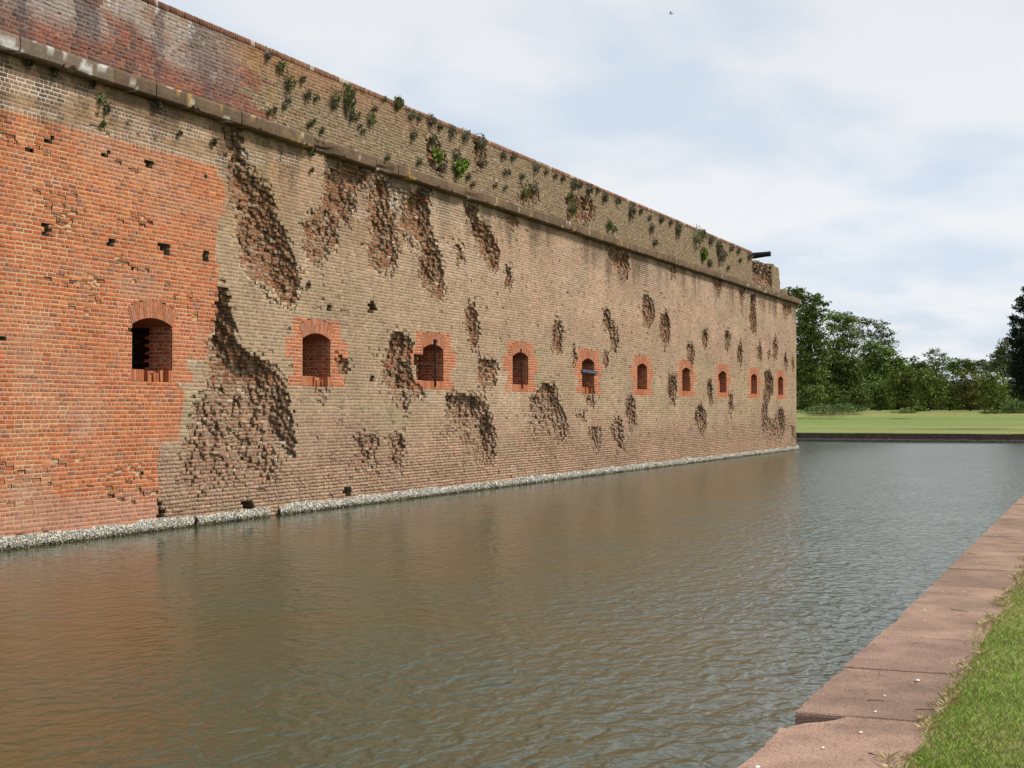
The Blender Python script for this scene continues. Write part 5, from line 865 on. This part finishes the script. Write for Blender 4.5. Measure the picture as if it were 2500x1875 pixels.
# ------------------------------------------------------------------ plants on the wall
PALS = {'green': [(.09, .15, .03), (.12, .18, .04), (.07, .11, .03), (.14, .16, .05), (.12, .11, .06)], 'grey': [(.13, .14, .08), (.17, .165, .11), (.10, .11, .055), (.18, .15, .12), (.09, .08, .055)],
        'bright': [(.16, .28, .03), (.20, .33, .05), (.12, .22, .03), (.22, .27, .08)], 'dark': [(.035, .05, .02), (.05, .045, .025), (.06, .065, .03), (.03, .03, .018)], 'tall': [(.14, .18, .05), (.13, .14, .06), (.09, .08, .05)]}
def wall_plant(kind, x, z, w_, h_, label, grp):
    w_ *= .95; h_ *= 1.0; n = int(min(420, 46 + 900 * w_ * h_)); hang = kind in ('grey', 'dark')
    w_ *= .85
    pz = rng.normal(.02, .25, n) * h_; px = rng.normal(0, .25, n) * w_ * (.75 + .9 * pz / h_).clip(.3, 1.4); r = np.hypot(px / w_, pz / h_); px = px.clip(-w_ * .5, w_ * .5); pz = pz.clip(-h_ * .5, h_ * .5)
    py = -(.02 + .5 * np.minimum(w_, h_) * rng.random(n) * np.exp(-3 * r))
    leaf = np.array([.045, .06])[0] if kind != 'bright' else .075
    L_ = leaf * rng.uniform(.6, 1.6, n) * (1.3 if x > 40 else 1); dirv = np.stack([rng.normal(0, .5, n), -np.abs(rng.normal(.3, .3, n)), rng.normal(.5 if kind != 'dark' else -.6, .6, n)], 1)
    if kind == 'tall': L_ *= 2.2; dirv[:, 2] = np.abs(dirv[:, 2]) + .6; dirv[:, 0] *= .6
    dirv /= np.linalg.norm(dirv, axis=1)[:, None]; sd2 = np.cross(dirv, rng.normal(0, 1, (n, 3))); sd2 /= np.linalg.norm(sd2, axis=1)[:, None]
    c = np.stack([px, py, pz], 1); ww = (L_ * (.28 if kind != 'bright' else .42))[:, None]
    V = np.stack([c, c + dirv * L_[:, None] * .5 + sd2 * ww, c + dirv * L_[:, None], c + dirv * L_[:, None] * .5 - sd2 * ww], 1)
    F = (np.arange(n) * 4)[:, None] + np.arange(4)[None]
    cl = pick(PALS[kind], n); gn = rng.random(n) < .18; cl[gn] = pick([(.13, .10, .07), (.16, .13, .10)], gn.sum()); cl = cl * np.array((1.3, 1.22, 1.1)) * rng.normal(1, .2, (n, 1)).clip(.5, 1.5)
    # knot of roots and soil that the leaves grow from
    ns_ = 12; rv = [(0, -.04 - .06 * min(w_, h_), 0)]
    for ring, (q, yy) in enumerate(((.16, -.03 - .05 * min(w_, h_)), (.30, .02))):
        for s in range(ns_):
            a = 2 * math.pi * s / ns_; k_ = q * rng.uniform(.75, 1.15); rv.append((math.cos(a) * w_ * k_, yy, math.sin(a) * h_ * k_))
    rf = []
    for s in range(ns_):
        t_ = (s + 1) % ns_; rf += [(0, 1 + s, 1 + t_, 1 + t_), (1 + s, 1 + ns_ + s, 1 + ns_ + t_, 1 + t_)]
    nv_ = len(V) * 4
    faces = [tuple(f) for f in F.tolist()] + [tuple(dict.fromkeys(q + nv_ for q in f)) for f in rf]
    o = mesh_obj('wall_plant', np.concatenate([V.reshape(-1, 3), np.array(rv)]), faces, M_LEAF, None, np.concatenate([np.repeat(cl, 4, 0), np.tile((.13, .11, .07), (len(rv), 1))]), loc=(x, -.01, z)); tag(o, label, 'plant', grp)
for a in PLANTS: wall_plant(*a)

# ------------------------------------------------------------------ cannon on the rampart, behind the broken parapet end
gun = tag(empty('cannon', (68.2, 2.4, 7.7)), 'black cannon barrel poking out above the broken end of the parapet', 'cannon')
def lathe(name, prof, mat, parent, mtx, seg=20):
    vv = []; ff = []
    for (t_, r) in prof:
        for s in range(seg):
            a = 2 * math.pi * s / seg; vv.append(mtx @ Vector((r * math.cos(a), r * math.sin(a), t_)))
    for k in range(len(prof) - 1):
        for s in range(seg): ff.append((k * seg + s, k * seg + (s + 1) % seg, (k + 1) * seg + (s + 1) % seg, (k + 1) * seg + s))
    return mesh_obj(name, np.array([tuple(v) for v in vv]), ff, mat, parent, smooth=True)
muz = Vector((68.2, -.40, 9.36)); base = Vector((68.2, .445, 9.295)); dr = (muz - base).normalized(); 
dr = Vector((0, dr.y, dr.z)).normalized()
rot = dr.to_track_quat('Z', 'Y').to_matrix().to_4x4(); Lb = 3.3
start = muz - dr * Lb - Vector(gun.location)
lathe('barrel', [(0, .0), (0, .07), (.06, .09), (.1, .16), (.14, .24), (.3, .25), (1.1, .235), (1.15, .22), (2.0, .17), (3.1, .118), (3.2, .122), (3.285, .122), (Lb, .108), (Lb, .062), (Lb - .5, .06), (Lb - .5, 0)], M_GUN, gun, Matrix.Translation(start) @ rot)
for s in (-1, 1):
    cv = [(-.0, -.9, .25), (0, 1.3, .1), (0, 1.3, .45), (0, .2, 1.35), (0, -.35, 1.35), (0, -.9, .6)]
    P = [(s * .33 + dx, y + .0, z_) for dx in (-.06, .06) for (_, y, z_) in cv]
    mesh_obj('carriage_cheek', np.array(P), [tuple(range(6)), tuple(range(11, 5, -1))] + [(k, k + 6, (k + 1) % 6 + 6, (k + 1) % 6) for k in range(6)], M_WOOD, gun)
    for yy in (-.6, .9):
        lathe('wheel', [(-.05, 0), (-.05, .26), (.05, .26), (.05, 0)], M_IRON, gun, Matrix.Translation((s * .5, yy, .26)) @ Matrix.Rotation(math.pi / 2, 4, 'Y'), 16)

# ------------------------------------------------------------------ trees and shrubs
TP = {'dark': [(.040, .068, .017), (.052, .085, .021), (.032, .055, .014), (.062, .095, .026)], 'light': [(.085, .135, .035), (.065, .11, .030), (.10, .15, .045), (.05, .085, .022)], 'grey': [(.060, .085, .042), (.075, .10, .05), (.045, .065, .03)],
      'mid': [(.058, .10, .022), (.072, .12, .028), (.045, .08, .019)], 'black': [(.010, .022, .011), (.016, .030, .014), (.008, .016, .009)], 'olive': [(.055, .085, .016), (.07, .10, .022), (.04, .065, .014)], 'brown': [(.065, .080, .022), (.055, .062, .02), (.075, .09, .03)]}
for k_ in TP: TP[k_] = [tuple(c * f_ * (1.95 if k_ != 'black' else 1.2) for c, f_ in zip(t_, (1.2, 1.0, .85))) for t_ in TP[k_]]
def gz(x): return float(np.interp(x, PX, PZ))
def foliage(lobes, dens, leaf, pal, spiky=False):
    Vs = []; Cs = []
    for (x, y, z_, rx, rz) in lobes:
        leaf_ = leaf * .95; cnt = int((dens + .25) * 40 * rx * rz / leaf ** 2)
        cnt = min(cnt, 4600)
        # leaves grouped in sprays so that gaps and clumps show
        nk = max(8, cnt // 22); 
        d = rng.normal(0, 1, (nk, 3)); d /= np.linalg.norm(d, axis=1)[:, None]; r = rng.random(nk) ** .38 * rng.uniform(.85, 1.12, nk)
        kc = np.array((x, y, z_)) + d * r[:, None] * np.array((max(rx, rz) * .9, rx, rz))
        tone = rng.normal(1, .13, nk).clip(.6, 1.5) * rng.normal(1, .10)
        who = rng.integers(0, nk, cnt); sp = .17 * min(rx, rz) + leaf * .9
        off = rng.normal(0, 1, (cnt, 3)) * np.array((1, 1, .55)) * sp * .62
        c = kc[who] + off; c[:, 2] = np.maximum(c[:, 2], 1.75)
        a = rng.normal(0, 1, (cnt, 3)); a[:, 2] *= .55; a /= np.linalg.norm(a, axis=1)[:, None]; b2 = np.cross(a, rng.normal(0, 1, (cnt, 3)) + np.array((0, 0, 1.2))); b2 /= np.linalg.norm(b2, axis=1)[:, None]
        s1 = leaf_ * rng.uniform(.5, 1.15, cnt)[:, None] * .62; s2 = s1 * rng.uniform(.45, .8, cnt)[:, None]
        Vs.append(np.stack([c - a * s1, c + b2 * s2, c + a * s1, c - b2 * s2], 1)); Cs.append(pick(pal, cnt) * tone[who][:, None])
    V = np.concatenate(Vs); Cc = np.concatenate(Cs); F = (np.arange(len(V)) * 4)[:, None] + np.arange(4)[None]
    return V.reshape(-1, 3), F, np.repeat(Cc, 4, 0)
def limb(V, F, Cc, p0, p1, r0_, r1_, col, seg=7):
    """tapered tube with a slight bend"""
    p0 = np.array(p0, float); p1 = np.array(p1, float); mid_ = (p0 + p1) / 2 + rng.normal(0, 1, 3) * np.linalg.norm(p1 - p0) * .05
    b = len(V)
    for t_, r in ((0, r0_), (.33, r0_ * .75 + r1_ * .25), (.66, r0_ * .35 + r1_ * .65), (1, r1_)):
        p = (1 - t_) ** 2 * p0 + 2 * t_ * (1 - t_) * mid_ + t_ * t_ * p1
        d = Vector(p1 - p0).normalized().to_track_quat('Z', 'Y')
        for s in range(seg):
            a = 2 * math.pi * s / seg; q = d @ Vector((r * math.cos(a), r * math.sin(a), 0)); V.append((p[0] + q.x, p[1] + q.y, p[2] + q.z)); Cc.append(col)
    for k in range(3):
        for s in range(seg): F.append((b + k * seg + s, b + k * seg + (s + 1) % seg, b + (k + 1) * seg + (s + 1) % seg, b + (k + 1) * seg + s))
for (name, label, cat, pal, tx, ty, dens, leaf, lobes, grp) in TREES:
    base_ = (tx, ty, gz(tx) - .1); R_ = tag(empty(name, base_), label, cat, grp)
    V, F, Cc = foliage(lobes, dens, leaf, TP[pal]); V = V - np.array(base_)
    mesh_obj('crown', V, F, M_LEAF, R_, Cc)
    V = []; F = []; Cc = []; bark = (.10, .085, .065) if pal in ('grey', 'light') else (.06, .045, .03)
    top = max(l[2] for l in lobes); big_ = top > 6
    hub = np.array((tx, ty, gz(tx) + (top - gz(tx)) * (.45 if big_ else .25)))
    r0_ = .04 + .011 * top
    limb(V, F, Cc, base_, hub, r0_ * 1.2, r0_ * .7, bark)
    for l in lobes: limb(V, F, Cc, hub, (l[0], l[1], l[2] + l[4] * .3), r0_ * .42, .02, bark, 5)
    V = np.array(V) - np.array(base_)
    mesh_obj('trunk', V, F, M_BARK, R_, np.array(Cc))
# dense wood behind that reads as one mass
wl = []
for k in range(60):
    y = -22 + k * 1.0 + rng.normal(0, .3); x = 222 + rng.normal(0, 5); zt = 3.2 + (2.0 if y > 10 else 0) + rng.normal(0, .5); wl.append((x, y, zt, 2.0, zt - 1.6)); wl.append((x - 8, y + .5, 2.6, 1.2, .8))
V, F, Cc = foliage(wl, 1.6, .42, TP['dark']); o = mesh_obj('woodland', V, F, M_LEAF, None, Cc); tag(o, 'dark wood filling the gaps behind the trees and shrubs', 'wood', kind='stuff')
# undergrowth at the foot of the shrubs
wl = []
for k in range(14):
    y = -14 + 36 * rng.random(); wl.append((161 + rng.normal(0, 2), y, 1.95 + rng.normal(0, .12), rng.uniform(.4, 1.3), rng.uniform(.25, .6)))
V, F, Cc = foliage(wl, 1.0, .22, TP['mid'] + TP['olive']); o = mesh_obj('undergrowth', V, F, M_LEAF, None, Cc); tag(o, 'rough green undergrowth along the top of the far lawn', 'undergrowth', kind='stuff')
for (x, y, z_, rx, rz, pal, lb) in WEEDS:
    V, F, Cc = foliage([(x, y, z_ + rz * .5, rx, rz)], .8, .16, [(.14, .20, .06), (.17, .23, .07), (.12, .16, .06)])
    V[:, 2] = np.maximum(V[:, 2], z_ - .05); o = mesh_obj('weed_patch', V - np.array((x, y, z_)), F, M_LEAF, None, Cc, loc=(x, y, z_)); tag(o, lb, 'weeds')

# ------------------------------------------------------------------ a gull high in the sky
bird = tag(empty('gull', (120, 19.6, 35.56)), 'tiny white gull flying high in the sky', 'bird')
lathe('body', [(-.22, 0), (-.15, .04), (0, .065), (.12, .05), (.18, .035), (.22, .0)], M_BIRD, bird, Matrix.Rotation(math.pi / 2, 4, 'X'), 8)
for s in (-1, 1):
    P = [(0, -.06, .02), (0, .08, .02), (s * .25, .05, .14), (s * .25, -.07, .14), (s * .52, -.08, .06)]
    P2 = [(p[0], p[1], p[2] - .012) for p in P]
    mesh_obj('wing', np.array(P + P2), [(0, 1, 2, 3), (3, 2, 4), (5, 8, 7, 6), (8, 9, 7), (0, 3, 8, 5), (1, 6, 7, 2), (3, 4, 9, 8), (4, 2, 7, 9)], M_BIRD, bird)
